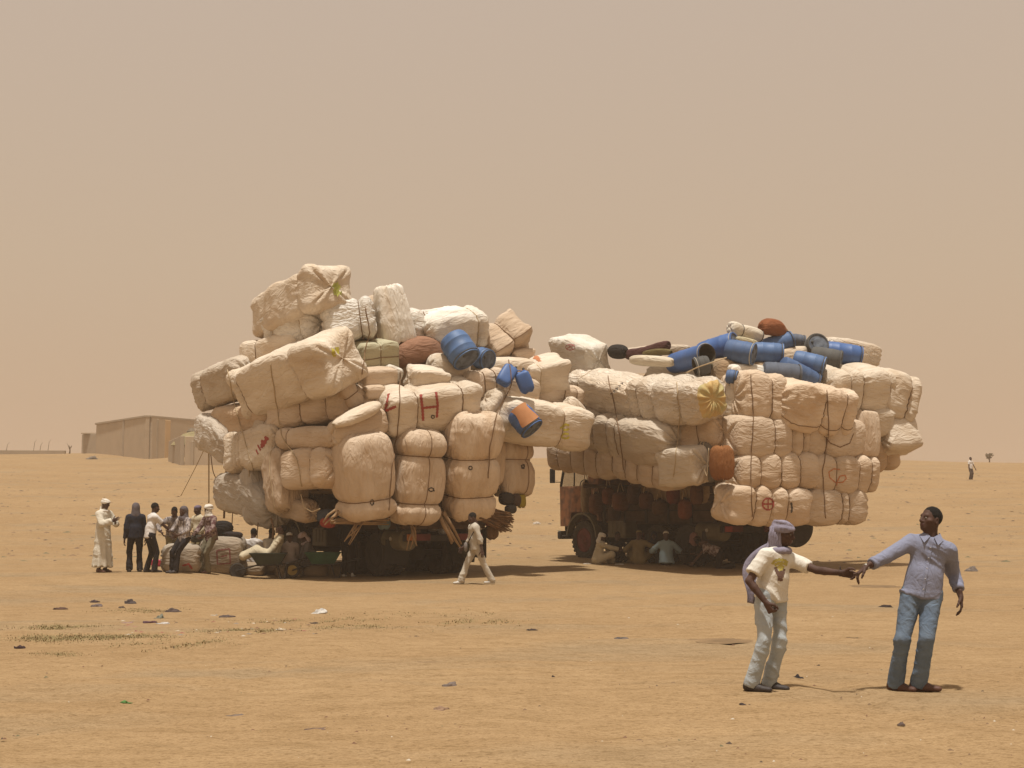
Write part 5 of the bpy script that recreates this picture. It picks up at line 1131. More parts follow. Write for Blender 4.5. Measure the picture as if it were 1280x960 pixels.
sit('man in dark clothes with a dusky pink headcloth right of the sky-blue back', back(G(864, 702.5), -1.7), (.5, -.8), 'shirt', black_tr, black_tr, 'shawl', mat('dusky_pink_cloth', (.25, .13, .11), .9), H=1.8)
person('man in a grey plaid shirt kneeling and bowed to the ground', back(G(893, 704), -1.9), (-.95, .15), 1.75, pelvis=(0, -.12, .42), neck=(0, .28, .60), hands=((.14, .62, .10), (-.14, .62, .10)), elbow=((.7, .2, .5), (-.7, .2, .5)), feet=((.12, -.52, .0), (-.12, -.52, .0)), knee=((0, 1, -.3), (0, 1, -.3)), top='shirt', topm=plaid2, leg='trousers', legm=black_tr, res=RS, fold=.010, group=GP2, head=(0, -.8), loose=1.15, hem=.02)
person('tiny far-off man in a pale shirt standing on the slope at the right', G(1213.5, 600), (.5, -.8), 1.74, hands=((.27, .1, .8), (-.42, .1, .85)), top='tshirt', topm=white_tee, leg='trousers', legm=mat('dark_brown_cloth', (.06, .04, .035), .9), res=.022, fold=.008, loose=1.1)

# ------------------------------------------------------------------ goods on the ground by the group
gb = Flat(float(G(228, 716.5)[1]) + .45)
bale(gb, 'bale lying on the sand that two men lean on, rounded ends', 204, 698, 251, 698, 36, group='bales set down on the sand', col='greige', style='crinkle', ctone=.72, pc=3.4, pe=5, marks=[(RED, .05, [[(228, 707), (236, 705), (240, 711)]])])
gb2 = Flat(float(G(258, 717)[1]) + .5)
bale(gb2, 'larger bale lying on the sand with a faint red square painted on its side', 252, 694, 306, 694, 45, off=.15, group='bales set down on the sand', col='greige', style='plain', ctone=.66, pc=4, marks=[(mat('faint_red_paint', (.24, .085, .07), .9), .035, [[(271, 688), (287, 686), (288, 704), (272, 705), (271, 688)], [(276, 696), (284, 694)]])])
bundle('cloth_bundle', 'black bundle of cloth lying on the larger ground bale', 'bundle', gb2, 266, 663, 290, 665, 22, .35, (.018, .016, .016))
bundle('cloth_bundle', 'flat dark cloth trailing beside the black bundle on the ground bale', 'bundle', gb2, 280, 669, 303, 670, 8, .3, (.025, .02, .02))
bundle('cloth_bundle', 'small crumpled tarp on the smaller ground bale', 'bundle', gb, 238, 673, 252, 673, 9, .35, (.06, .06, .05))
def bowl(label, p, r, h, m, cat='basin'):
    t = thing('basin', label, cat, p); b = MB(); b.lathe([(0, r * .6), (h * .5, r * .85), (h, r), (h + .012, r * 1.05), (h + .012, r * .97), (h * .5, r * .78), (.012, r * .5), (.012, .005)], (0, 0, 0), (0, 0, 1), 22); b.build('basin_shell', m, t, ang=50)
    q = MB(); q.tube([(r * 1.03 * math.cos(a), r * 1.03 * math.sin(a), h + .006) for a in np.linspace(0, 2 * math.pi, 23)[:-1]], .012, 6, closed=True); q.build('basin_rim', m, t)
bowl('bright pink basin on the sand behind the white t-shirt man', back(G(195, 709), .4), .19, .16, mat('pink_plastic', (.62, .07, .17), .5))

def wheelbarrow(label, p, rz, traym, hubm, group='wheelbarrows by the taller truck'):
    t = thing('wheelbarrow', label, 'wheelbarrow', p, rz, group)
    lo = [(-.28, -.20), (.28, -.20), (.28, .20), (-.28, .20)]; hi = [(-.46, -.32), (.44, -.32), (.44, .32), (-.46, .32)]
    b = MB(); v = []
    for (q, z, k) in ((lo, .36, 1), (hi, .64, 1), (hi, .64, .96), (lo, .375, .96)): v += [(x * k, y * k, z) for x, y in q]
    f = [(3, 2, 1, 0), (12, 13, 14, 15)] + [(a + j, a + (j + 1) % 4, a + 4 + (j + 1) % 4, a + 4 + j) for a in (0, 4, 8) for j in range(4)]
    b.add(v, f); b.build('tray', traym, t, smooth=False)
    q = MB(); q.tube([(x, y, .64) for x, y in hi], .016, 6, closed=True); q.build('tray_rim', traym, t)
    for sy in (-1, 1):
        q = MB(); q.tube([(-.78, sy * .06, .20), (-.30, sy * .17, .34), (.30, sy * .22, .35), (.95, sy * .27, .50)], .018, 8); q.build('handle_bar', DARKM, t)
        q = MB(); q.tube([(.20, sy * .20, .35), (.30, sy * .22, .02), (.42, sy * .22, .02), (.46, sy * .22, .37)], .015, 6); q.build('leg', DARKM, t)
        q = MB(); q.tube([(.80, sy * .255, .465), (.96, sy * .272, .502)], .024, 8); q.build('grip', BLACKR, t)
    b = MB(); b.lathe([(-.05, .13), (-.055, .17), (-.035, .20), (.035, .20), (.055, .17), (.05, .13)], (-.78, 0, .20), (0, 1, 0), 24, cap=False); ty = b.build('tyre', TYRE, t, ang=40)
    b = MB(); b.lathe([(-.05, .13), (-.03, .12), (-.02, .05), (-.07, .04), (-.07, .005)], (-.78, 0, .20), (0, 1, 0), 20); b.lathe([(.05, .13), (.03, .12), (.02, .05), (.07, .04), (.07, .005)], (-.78, 0, .20), (0, 1, 0), 20); tag(b.build('wheel_hub', hubm, ty, ang=40), kind='stuff')
    return t
wheelbarrow('dark green wheelbarrow at the left, wheel toward the ground bale', G(326, 723.5) + V(.2, 0, 0), .08, mat('dark_green_paint', (.03, .042, .03), .7, .2, 4), DARKM)
wheelbarrow('green wheelbarrow with a yellow wheel hub, right of the seated men', G(399, 722.5) + V(.10, .0, 0), .1, mat('green_paint', (.03, .095, .05), .6, .2, 4), mat('yellow_hub_paint', (.36, .24, .06), .6))

# ------------------------------------------------------------------ hung and stowed goods along the trucks
def hung(label, ld, lx, ly, z, h, wd, col, group, name='water_can', cat='water can'):
    """a can wrapped in sacking, hung by a cord at a point of the truck's frame"""
    p = ld.w(lx, ly, z); t = thing(name, label, cat, p, ld.a, group)
    v, f, _, _ = bale_mesh(h, wd, wd * .8, (), 'crinkle', 4, 3, 0, int(abs(ly * 37 + z * 11)) + 2, 26, 26); v = v[:, [2, 1, 0]] * [1, 1, -1]
    b = MB(); b.add(v, f); o = b.build('wrapped_body', CLOTH, t); o.color = (*col, 1)
    q = MB(); q.lathe([(0, .05), (.05, .04), (.08, .042), (.08, .005)], (0, 0, h / 2 - .02), (0, 0, 1), 10); q.build('neck', BLACKR, t)
    q = MB(); q.tube([(-wd * .3, 0, h * .42), (-.02, .02, h * .5 + .28), (.02, .02, h * .5 + .28), (wd * .3, 0, h * .42)], .012, 5); q.build('hanging_cord', ROPE_L, t)
GH = 'wrapped water cans hung along the lower truck'
for i, (ly, z, h, wd, col, lb) in enumerate([(3.15, 1.72, .62, .40, (.13, .06, .035), 'round brown wrapped water can hung just behind the cab'), (2.55, 1.95, .50, .34, (.16, .055, .03), 'upright reddish water can, second behind the cab'),
        (1.95, 1.78, .55, .46, (.15, .06, .03), 'wide reddish sacking can, third behind the cab'), (1.35, 1.98, .58, .34, (.09, .05, .04), 'dark upright water can, fourth behind the cab'), (.75, 1.80, .46, .40, (.13, .055, .03), 'squat brown water can above the first rear wheel'),
        (.15, 1.60, .44, .40, (.10, .055, .03), 'low-hung dark brown can between the rear wheels'), (-.45, 1.95, .50, .34, (.18, .05, .035), 'dull red water can above the second rear wheel'), (-.95, 1.55, .56, .36, (.19, .06, .03), 'tall reddish water can hung low behind the second rear wheel'),
        (-1.45, 1.95, .54, .34, (.15, .07, .035), 'brown water can at the rear end of the bed side'), (2.25, 1.45, .40, .34, (.07, .045, .03), 'small dark can hung above the olive fuel box')]):
    hung(lb, T2, -1.52, ly, z, h, wd, col, GH)
hung('pale sacking bag hung over the wheel arch behind the orange-brown door', T2, -1.55, 3.62, 1.92, .95, .30, (.26, .20, .13), GH, 'hung_sack', 'sack')
GH1 = 'bundles hung along the taller truck'
for (ly, z, h, wd, col, lb) in [(4.2, 1.75, .80, .42, (.10, .055, .035), 'brown hanging bag at the front of the taller truck'), (3.3, 1.9, .75, .40, (.15, .06, .035), 'reddish hanging bag behind the pale-capped man'), (2.4, 1.6, .8, .44, (.06, .05, .045), 'dark hanging bag, third from the front of the taller truck'), (1.4, 1.7, .8, .42, (.075, .055, .04), 'dark hanging bag above the green wheelbarrow'), (.3, 1.65, .7, .40, (.055, .05, .04), 'dark hanging bag just before the rear wheels')]:
    hung(lb, T1, -1.55, ly, z, h, wd, col, GH1, 'hung_sack', 'sack')
bundle('cloth_bundle', 'red cloth bundle under the boxy banded bale', 'bundle', T1, 383, 640, 398, 640, 14, 1.2, (.26, .03, .04))
bundle('cloth_bundle', 'faded blue bundle beside the red cloth under the load', 'bundle', T1, 398, 645, 416, 643, 14, 1.3, (.07, .09, .13))
bundle('basin', 'red and orange tin dishes tied under the tallest hanging bale', 'dishes', T1, 401, 654, 416, 656, 12, 1.0, (.32, .05, .035), 'plain', pe=3, pc=2.2)
bundle('jerrycan', 'pale blue jerrycan hung under the middle hanging bale', 'jerrycan', T1, 479, 641, 480, 661, 13, .8, (.16, .25, .31), 'plain', pe=6, pc=4)
bundle('cooking_pot', 'pale enamel pot hung under the middle of the rear row', 'pot', T1, 536, 657, 548, 657, 17, .9, (.33, .31, .32), 'plain', pe=3, pc=2.3)
bundle('cooking_pot', 'second pale blue pot beside the enamel pot', 'pot', T1, 549, 662, 558, 662, 14, .8, (.30, .33, .38), 'plain', pe=3, pc=2.3)
bundle('cooking_pot', 'blackened round pot at the right rear corner, upper of the cluster', 'pot', T1, 624, 622, 640, 622, 15, .4, (.045, .04, .042), 'plain', pe=3, pc=2.3)
bundle('cooking_pot', 'brownish pot next to the stamped bale, right of the blackened one', 'pot', T1, 638, 626, 650, 626, 15, .4, (.075, .05, .042), 'plain', pe=3, pc=2.3)
bundle('cooking_pot', 'small dark pot hanging lowest in the pot cluster', 'pot', T1, 631, 635, 644, 635, 10, .3, (.06, .06, .065), 'plain', pe=3, pc=2.3)
bundle('jerrycan', 'yellow can hung at the far right of the pot cluster', 'jerrycan', T1, 651, 618, 652, 634, 10, .5, (.34, .27, .04), 'plain', pe=5, pc=3.5)
bundle('cloth_bundle', 'crimson cloth behind the walking man', 'bundle', T1, 606, 651, 616, 653, 12, .7, (.28, .03, .05))
bundle('basket', 'brown woven gourd basket hanging right of the walking man', 'basket', T1, 614, 656, 615, 674, 16, .6, (.17, .10, .05), 'plain', pe=3, pc=2.4)
bundle('cloth_bundle', 'olive canvas bag behind the walking man at the truck rear', 'bag', T1, 572, 676, 588, 676, 40, 1.0, (.07, .065, .04), 'crinkle')
def sticks(label, ld, spec, m, name='firewood_bundle', n=14, rad=.018, spread=(5, 3, 9, 6), group='firewood tied under the taller load'):
    t = None; rg = random.Random(len(label))
    for k in range(n):
        (x0, y0, x1, y1, off) = spec; jt = lambda a: rg.uniform(-a, a)
        p0 = P(x0 + jt(spread[0]), y0 + jt(spread[1]), ld.Y(x0, y0) + off + jt(.15)); p1 = P(x1 + jt(spread[2]), y1 + jt(spread[3]), ld.Y(x1, y1) + off + jt(.2))
        if t is None: t = thing(name, label, 'firewood', p0, 0, group); o = p0
        mid = (p0 + p1) / 2 + V(jt(.05), jt(.05), jt(.05)); b = MB(); b.tube(np.array([p0, mid, p1]) - o, [rad, rad * .9, rad * .5], 5); b.build('stick', m, t)
STRAW = mat('brushwood', (.20, .105, .045), .9, .25, 6); PALEW = mat('peeled_wood', (.36, .23, .12), .9, .2, 5)
sticks('bundle of rusty brown brushwood bristling out at the right rear corner', T1, (598, 640, 633, 653, .2), STRAW, n=110, rad=.024, spread=(8, 8, 10, 13))
sticks('poles of firewood lying level under the tallest hanging bale', T1, (418, 651, 482, 650, .6), PALEW, n=10, rad=.03)
sticks('two peeled sticks slanting down left of the tallest hanging bale', T1, (424, 640, 412, 652, .3), PALEW, n=4, rad=.035)
sticks('thin sticks hanging down beside the dark-clothed man', T1, (449, 655, 437, 676, .4), PALEW, n=6, rad=.02)
sticks('light plank of driftwood leaning under the right hanging bale', T1, (552, 642, 568, 682, .2), PALEW, n=4, rad=.055)
sticks('short sticks dangling under the middle hanging bale', T1, (517, 655, 514, 682, .5), PALEW, n=6, rad=.025)
def cable(name, label, ld, pts, r, m, cat='rope', group=None, sagm=0):
    w3 = np.array([P(x, y, (ld.Y(x, y) if ld else 0) + off) for x, y, off in pts]); b = MB(); n = len(w3)
    tt = np.linspace(0, n - 1, 10 * (n - 1) + 1); C = np.stack([np.interp(tt, range(n), w3[:, k]) for k in range(3)], 1)
    for _ in range(3): C[1:-1] = (C[:-2] + 2 * C[1:-1] + C[2:]) / 4
    b.tube(C - w3[0], r, 6); o = b.build(name, m); o.location = w3[0]; tag(o, label, cat, group)
GR = 'ropes dangling from the left side of the taller load'
cable('hanging_rope', 'pale rope dropping from the left edge of the load to the veiled man', T1, [(273, 532, .0), (261, 555, -.1), (261, 590, -.1), (261, 629, -.1)], .022, ROPE_L, group=GR)
cable('hanging_rope', 'slack thin rope curving from the left edge to the knotted tuft', T1, [(262, 556, -.1), (266, 590, 0), (280, 618, .1)], .014, ROPE_D, group=GR)
cable('hanging_rope', 'thick dark rope hanging straight beside the grey bundle', T1, [(284, 572, .0), (283, 600, 0), (281, 622, .0), (280, 648, .0)], .03, ROPE_D, group=GR)
cable('hanging_rope', 'thin cord hanging below the lowest belly sack', T1, [(291, 636, -.1), (290, 655, -.1), (289, 668, -.1)], .014, ROPE_D, group=GR)
cable('hanging_rope', 'double cord dangling between the belly sack and the seated men', T1, [(324, 640, -.1), (322, 660, -.1), (321, 678, -.1)], .014, ROPE_D, group=GR)
cable('hanging_rope', 'pale cord over the red brush marks reaching down to the belly sack', T1, [(313, 545, -.25), (311, 575, -.25), (312, 620, -.25), (311, 645, -.2)], .014, ROPE_L, group=GR)
cable('hanging_rope', 'dark wooden-looking rope end under the wrinkled upright bale', T1, [(339, 648, .1), (342, 660, .1), (341, 674, .1)], .03, ROPE_D, group=GR)
cable('hanging_rope', 'looped pale rope under the boxy banded bale', T1, [(376, 618, -.1), (380, 634, -.1), (390, 640, -.1), (400, 636, 0)], .014, ROPE_L, group=GR)
cable('hanging_rope', 'pale cord tied across the open dark barrel on the lower load', T2, [(858, 466, .2), (872, 459, .1), (890, 453, .3), (908, 447, .9)], .016, ROPE_L)
cable('hanging_rope', 'pale strings crossing over the blue-grey strapped bundle', T2, [(880, 586, -.1), (884, 597, -.1), (886, 560, -.1)], .012, ROPE_L)
cable('guy_rope', 'faint slanting guy rope left of the taller load, down to the sand', T1, [(262, 548, .2), (245, 583, 0), (226, 620, -.5)], .012, ROPE_L)
cable('hanging_rope', 'frayed rope end hanging from the puckered bale', T2, [(1038, 538, -.3), (1034, 546, -.35)], .02, ROPE_L)

# ropes thrown over the loads, lying on whatever bale they cross
bpy.context.view_layer.update(); _dg = bpy.context.evaluated_depsgraph_get()
def lashing(label, pts, r, m, group):
    hit = []
    for (a0, b0), (a1, b1) in zip(pts[:-1], pts[1:]):
        n = max(2, int(math.hypot(a1 - a0, b1 - b0) / 2.2))
        for k in range(n):
            d = Vector(ray(a0 + (a1 - a0) * k / n + .35 * math.sin((b0 + k) * .5), b0 + (b1 - b0) * k / n)).normalized(); ok, p, nn, _, ob, _ = sc.ray_cast(_dg, Vector(CAM), d)
            if ok and p.y < 60: hit.append(np.array(p + nn * r * .8))
    C = np.array(hit)
    for _ in range(8):                                              # a taut rope bridges the hollows
        sm = C.copy(); sm[1:-1] = (C[:-2] + C[1:-1] + C[2:]) / 3; C = np.where((sm[:, 1] < C[:, 1])[:, None], sm, C)
    b = MB(); b.tube(C - C[0], r, 5); o = b.build('lashing_rope', m); o.location = C[0]; tag(o, label, 'rope', group)
GL = 'ropes thrown over the loads'
lashing('thin rope running down over the white bales to the green package', [(457, 385), (462, 415), (456, 440), (452, 470)], .013, ROPE_D, GL)
lashing('pale rope running down the left side over the biggest tilted bale to the boxy one', [(338, 455), (345, 500), (352, 545), (372, 575), (378, 610)], .014, ROPE_L, GL)
lashing('brown rope over the hole-topped bale down past the orange-patched barrel', [(636, 450), (640, 480), (620, 520), (612, 560), (610, 600)], .013, ROPE_D, GL)
lashing('brown rope over the red-lettered bale down between the hanging bales', [(500, 465), (499, 520), (496, 545), (489, 590), (486, 640)], .013, ROPE_D, GL)
lashing('pale rope crossing the jutting greyish bale toward the red brush marks', [(285, 462), (292, 500), (303, 540), (318, 590)], .013, ROPE_L, GL)
lashing('rope over the lettered and glossy bales on the long side of the lower load', [(760, 470), (768, 505), (775, 545), (780, 590)], .013, ROPE_D, GL)
lashing('rope from the barrels over the golden-ended bale to its lower row', [(846, 478), (850, 515), (846, 560), (842, 598)], .013, ROPE_L, GL)
lashing('rope over the crinkled end bale down to the red circled cross', [(938, 468), (942, 520), (938, 580), (940, 648)], .013, ROPE_D, GL)
lashing('rope over the puckered bale down the right of the rear rows', [(1034, 488), (1036, 540), (1028, 590), (1032, 650)], .013, ROPE_D, GL)

# ------------------------------------------------------------------ compound, low wall and far trees
MUD = mat('mud_plaster_wall', (.43, .34, .24), .95, .07, .6, bump=.3, bscale=2); MUD2 = mat('grey_block_wall', (.37, .30, .22), .95, .07, .7, bump=.3, bscale=2); PIL = mat('sunlit_plaster', (.50, .34, .18), .95, .06, 1)  # PIL has the bright light on one pilaster put into its colour
THATCH = mat('dry_thatch', (.30, .245, .12), .95, .2, 1.2, bump=.5, bscale=3)
def wall(par, o, p, q, zt, h, th, m, name='wall'):
    """upright wall from p to q (ground points), top at height zt"""
    p, q = V(*p), V(*q); d = q - p; L = math.hypot(d[0], d[1]); a = math.atan2(d[1], d[0]); c = (p + q) / 2; c[2] = zt - h / 2
    M = np.array([[math.cos(a), -math.sin(a), 0], [math.sin(a), math.cos(a), 0], [0, 0, 1]])
    return MB().box(c - o, (L, th, h), M, bev=.03).build(name, m, par, smooth=False)
def at(pxx, Y): r = ray(pxx, 560); return V(r[0] / r[1] * Y, Y, 0)
o = at(185, 138); o[2] = float(gz(o[0], o[1]))
t = thing('walled_compound', 'long flat-roofed earth-walled compound far behind at the left', 'building', o)
pl, pc_, pr_ = at(122, 150), at(184, 138), at(300, 151); zt = P(184, 519.5, 138)[2]
wall(t, o, pl, pc_, zt, 6, .4, MUD); wall(t, o, pc_ + V(.2, .25, 0), pr_, zt - .02, 6, .4, MUD); wall(t, o, pl + V(.1, .4, 0), pl + V(10, 14, 0), zt, 6, .4, MUD); wall(t, o, pl + V(10, 14, 0), pr_, zt - .05, 6, .4, MUD)
MB().prism([((pl - o)[0], (pl - o)[1] + .3), ((pc_ - o)[0], (pc_ - o)[1] + .3), ((pr_ - o)[0] - .3, (pr_ - o)[1]), ((pl - o)[0] + 10, (pl - o)[1] + 13.8)], (1, 0, 0), (0, 1, 0), zt - o[2] - .6, zt - o[2] - .4, (0, 0, 1)).build('roof', MUD2, t, smooth=False)
w_ = wall(t, o, pl - V(.1, .03, 0), pc_ - V(.0, .04, 0), zt + .05, .22, .52, MUD2, 'parapet'); wall(t, o, pc_ + V(.1, .2, 0), pr_, zt + .045, .22, .55, MUD2, 'parapet')
for f_ in (.56,): c = pl + (pc_ - pl) * f_; wall(t, o, c + V(0, -.08, 0), c + unit(pc_ - pl) * .35 + V(0, -.08, 0), zt - .2, 5.6, .5, MUD2, 'pilaster')
c = pc_ + (pr_ - pc_) * .16; wall(t, o, c + V(0, -.1, 0), c + unit(pr_ - pc_) * .8 + V(0, -.1, 0), zt - .3, 5.6, .5, PIL, 'pilaster')
c = pc_ + (pr_ - pc_) * .075; wall(t, o, c + V(0, -.1, 0), c + unit(pr_ - pc_) * .3 + V(0, -.1, 0), zt - .3, 5.6, .5, MUD2, 'pilaster')
pa, pb = at(103.5, 152), at(123, 150.3); za = P(104, 543, 152)[2]
o2 = at(113, 151); o2[2] = float(gz(o2[0], o2[1])); t2 = thing('store_hut', 'small square earth hut adjoining the left end of the compound', 'hut', o2)
wall(t2, o2, pa, pb, za, 4, .35, MUD2); wall(t2, o2, pa + V(.0, .4, 0), pa + V(.6, 4, 0), za - .02, 4, .35, MUD2); wall(t2, o2, pb + V(-.2, .4, 0), pb + V(0, 4, 0), za - .02, 4, .35, MUD2); MB().box((0, 2.0, za - o2[2] + .05), (2.0, 4.2, .12)).build('roof', MUD, t2, smooth=False)
pa, pb, pz = at(213, 131), at(228, 121.5), at(310, 122.5); o3 = at(230, 123); o3[2] = float(gz(o3[0], o3[1])); za = P(228, 545.5, 121.5)[2]
t3 = thing('annex_yard', 'lower walled yard in front of the compound with thatch rising over it', 'building', o3)
wall(t3, o3, pa, pb, za + .05, 5, .35, MUD2); wall(t3, o3, pb + V(.2, .1, 0), pz, za, 5, .35, MUD)
for f_ in (.14,): c = pb + (pz - pb) * f_; wall(t3, o3, c + V(0, -.05, 0), c + V(.22, -.05, 0), za - .4, 3.5, .42, MUD2, 'pilaster')
b = MB(); cxy = at(243, 127) - o3; b.lathe([(0, 2.1), (.5, 1.7), (1.05, 1.0), (1.25, .35), (1.28, .02)], (cxy[0], cxy[1], za - o3[2] - .55), (0, 0, 1), 20); b.build('thatch_roof', THATCH, t3, ang=60)
cxy = at(252, 130) - o3; b = MB(); b.box((cxy[0], cxy[1], za - o3[2] + .75), (2.6, 1.4, .9), bev=.3); b.build('tarp_cover', mat('dark_tarp', (.16, .125, .085), .9), t3, smooth=False)
p, q = at(-30, 151), at(82, 152); o4 = (p + q) / 2; o4[2] = float(gz(o4[0], o4[1])); zt4 = P(40, 562.5, 151)[2]
t4 = thing('low_wall', 'low earth bank wall on the skyline at the far left', 'wall', o4); wall(t4, o4, p, q, zt4, 2.2, .6, MUD2, 'bank')
for k, xx in enumerate((8, 42, 50, 60)):
    b = MB(); c = at(xx, 150.6); b.tube([(c[0] - o4[0], c[1] - o4[1], zt4 - o4[2] - .1), (c[0] - o4[0] + .1, c[1] - o4[1], zt4 - o4[2] + .55 + .25 * (k % 2)), (c[0] - o4[0] + .3, c[1] - o4[1], zt4 - o4[2] + .8 + .3 * (k % 2))], [.028, .022, .012], 5); b.build('stake', mat('weathered_stake', (.20, .15, .10), .9), t4)
def far_tree(label, pxx, Y, h, w_, leafy=True):
    o = at(pxx, Y); o[2] = float(gz(o[0], o[1])); t = thing('desert_tree', label, 'tree', o); rg = random.Random(int(pxx)); b = MB(); tips = []
    b.tube([(0, 0, -.2), (.05, 0, h * .3), (0, .05, h * .55)], [.09, .07, .05], 6)
    for k in range(7):
        a = k * 2.4; e = (math.cos(a) * w_ * rg.uniform(.3, .5), math.sin(a) * w_ * .4, h * rg.uniform(.6, .98)); b.tube([(0, .03, h * rg.uniform(.3, .5)), (e[0] * .6, e[1] * .6, e[2] * .8), e], [.045, .03, .012], 5); tips.append(e)
    b.build('trunk', mat('haze_pale_bark', (.20, .15, .10), .9), t)  # bark colour lightened to paint in the fading by haze
    if leafy:
        v = []; f = []
        for e in tips:
            for k in range(40):
                c = V(*e) + V(rg.gauss(0, .22), rg.gauss(0, .22), rg.gauss(0, .2)) * w_ * .6; d1 = unit(V(rg.gauss(0, 1), rg.gauss(0, 1), rg.gauss(0, 1))) * .09; d2 = unit(np.cross(d1, V(rg.gauss(0, 1), 1, .3))) * .05; n = len(v)
                v += [c - d1, c + d2, c + d1, c - d2]; f.append((n, n + 1, n + 2, n + 3))
        mk('crown', np.array(v), f, mat('haze_pale_leaf', (.24, .20, .13), .9), t, smooth=False)  # leaf colour kept pale, distance haze painted into it
far_tree('lone small tree on the skyline at the far right', 1236, 156, .95, .55); far_tree('leafless sapling on the skyline left of the compound hut', 87, 152, 1.3, .7, False)

# ------------------------------------------------------------------ litter and dry growth on the sand
def rag(label, pxx, pyy, wpx, hpx, colr, name='rag', cat='litter', rot=0):
    p = G(pxx, pyy); ppm = F_PX / p[1]; wd = wpx / ppm; h = max(.03, hpx / ppm); rg = random.Random(int(pxx * 7 + pyy)); n, m = 16, 12; th = np.linspace(0, 2 * math.pi, n, endpoint=False); v = []; sd_ = rg.random() * 50
    for i in range(m):
        a = i / (m - 1) * math.pi / 2; v.append(np.stack([np.cos(th) * math.cos(a), np.sin(th) * math.cos(a), 0 * th + math.sin(a)], -1))
    v = np.concatenate(v); rad = 1 + .45 * noise(v * 1.6 + sd_, 3) + .22 * noise(v * 4 + sd_, 4); v = v * rad[:, None] * [wd / 2, wd * .36, h]; v[:, 2] = np.maximum(v[:, 2] * (.45 + .55 * np.clip(noise(v * 3 / wd + sd_, 6) + .6, 0, 1.4)), 0) - .01
    f = [(i * n + j, i * n + (j + 1) % n, (i + 1) * n + (j + 1) % n, (i + 1) * n + j) for i in range(m - 1) for j in range(n)]
    o = mk(name, v, f, mat('litter_%02d%02d%02d' % tuple(int(c * 99) for c in colr), colr, .9, .25, 18, bump=.4), smooth=True); o.location = p; o.rotation_euler = (0, 0, rot); tag(o, label, cat, 'litter scattered on the sand')
DK = (.045, .030, .026)
for a in [('dark crumpled rag, upper of two stacked clumps at the left', 119, 753, 12, 4, (.07, .045, .045)), ('grey flattened clump just below the dark rag at the left', 120, 758, 16, 4, (.16, .12, .11)), ('brown clod left of the stacked clumps', 73, 762, 18, 4, (.10, .055, .04)), ('dark twisted rag above the litter heap', 163, 755, 14, 6, (.09, .07, .065)),
          ('small dark clod beside the twisted rag', 152, 760, 10, 3, (.09, .06, .045)), ('brown rag at the top of the litter heap', 216, 765, 20, 5, (.10, .07, .06)), ('dark purple rag in the litter heap', 186, 779, 16, 6, (.10, .045, .06)), ('crumpled white paper in the litter heap', 204, 780, 18, 4, (.52, .48, .44)), ('greenish grey scrap leaning in the litter heap', 199, 773, 12, 5, (.20, .20, .15)),
          ('faded pink scrap at the left of the litter heap', 160, 779, 22, 3, (.33, .20, .19)), ('pinkish plastic scrap at the bottom of the litter heap', 168, 784, 12, 2, (.40, .18, .16)), ('dark tangled scraps right of the litter heap', 284, 772, 22, 5, (.10, .07, .06)), ('pale paper beside the tangled scraps', 268, 770, 12, 3, (.45, .38, .30)), ('crumpled white plastic bag in the middle distance', 398, 767, 20, 6, (.60, .57, .52)),
          ('dark flat scrap below the white plastic bag', 393, 779, 16, 2, DK), ('dark purple lump alone near the left edge', 23, 810, 16, 5, (.055, .03, .03)), ('green leaf-like scrap in the left foreground', 156, 878, 14, 2, (.10, .22, .06)), ('greyish rag in the lower left foreground', 293, 896, 24, 5, (.20, .15, .12)), ('flat weathered board lying in the foreground', 396, 912, 34, 3, (.17, .11, .085)),
          ('grey crumpled rag left of centre foreground', 561, 858, 20, 7, (.20, .155, .13)), ('brown and white scrap below the grey rag', 548, 889, 20, 7, (.30, .19, .12)), ('dark rag in the middle of the sand', 775, 799, 22, 4, (.10, .085, .085)), ('black shoe lying near the scarfed man', 997, 848, 14, 5, (.025, .02, .022)), ('dark scrap at the scarfed man feet', 930, 881, 16, 3, DK), ('grey stone on the sand right of the two men', 1127, 906, 9, 4, (.14, .10, .085)),
          ('dark twiggy rag between the two men', 1106, 759, 18, 4, DK), ('grey scrap with a stick at the right edge', 1214, 714, 16, 6, (.19, .155, .13)), ('dark stick-like scrap between the two men lower down', 1070, 798, 24, 2, (.10, .06, .03)), ('small brown clod between the two men', 1021, 833, 9, 3, DK), ('dark small clod at the middle foreground', 692, 847, 8, 3, DK), ('pale scrap of paper near the lower truck shade', 735, 705, 14, 2, (.50, .42, .33)), ('white scrap before the cream-robed man', 774, 706, 12, 3, (.56, .50, .42)),
          ('flat brown cloth before the pink-headed man', 868, 706, 30, 2, (.22, .13, .07)), ('pale scrap on the sand right of the taller truck', 671, 655, 12, 3, (.55, .47, .38)), ('dark dry clump by the walking man', 663, 788, 14, 3, DK), ('dark low clump by the compound', 115, 574, 14, 4, (.20, .17, .14))]: rag(*a)
def flakes(name, label, pts, size, cols, seed, flat=.35, cat=None):
    rg = np.random.RandomState(seed); V_ = []; F_ = []; MI = []; n = 0
    for (x, y) in pts:
        z = float(gz(x, y)); s_ = size * rg.uniform(.4, 1.5); k = 6; th = np.sort(rg.uniform(0, 2 * math.pi, k)); r = s_ * rg.uniform(.5, 1, k)
        ring = np.stack([x + r * np.cos(th) * rg.uniform(.8, 1.6), y + r * np.sin(th), np.full(k, z - .008)], -1); V_.append(np.vstack([ring, [[x, y, z + s_ * flat * rg.uniform(.4, 1.3)]]]))
        F_ += [(n + j, n + (j + 1) % k, n + k) for j in range(k)]; MI += [rg.randint(len(cols))] * k; n += k + 1
    o = mk(name, np.concatenate(V_), F_, cols, smooth=True, mi=MI); tag(o, label, cat, kind='stuff'); return o
rs = np.random.RandomState(5)
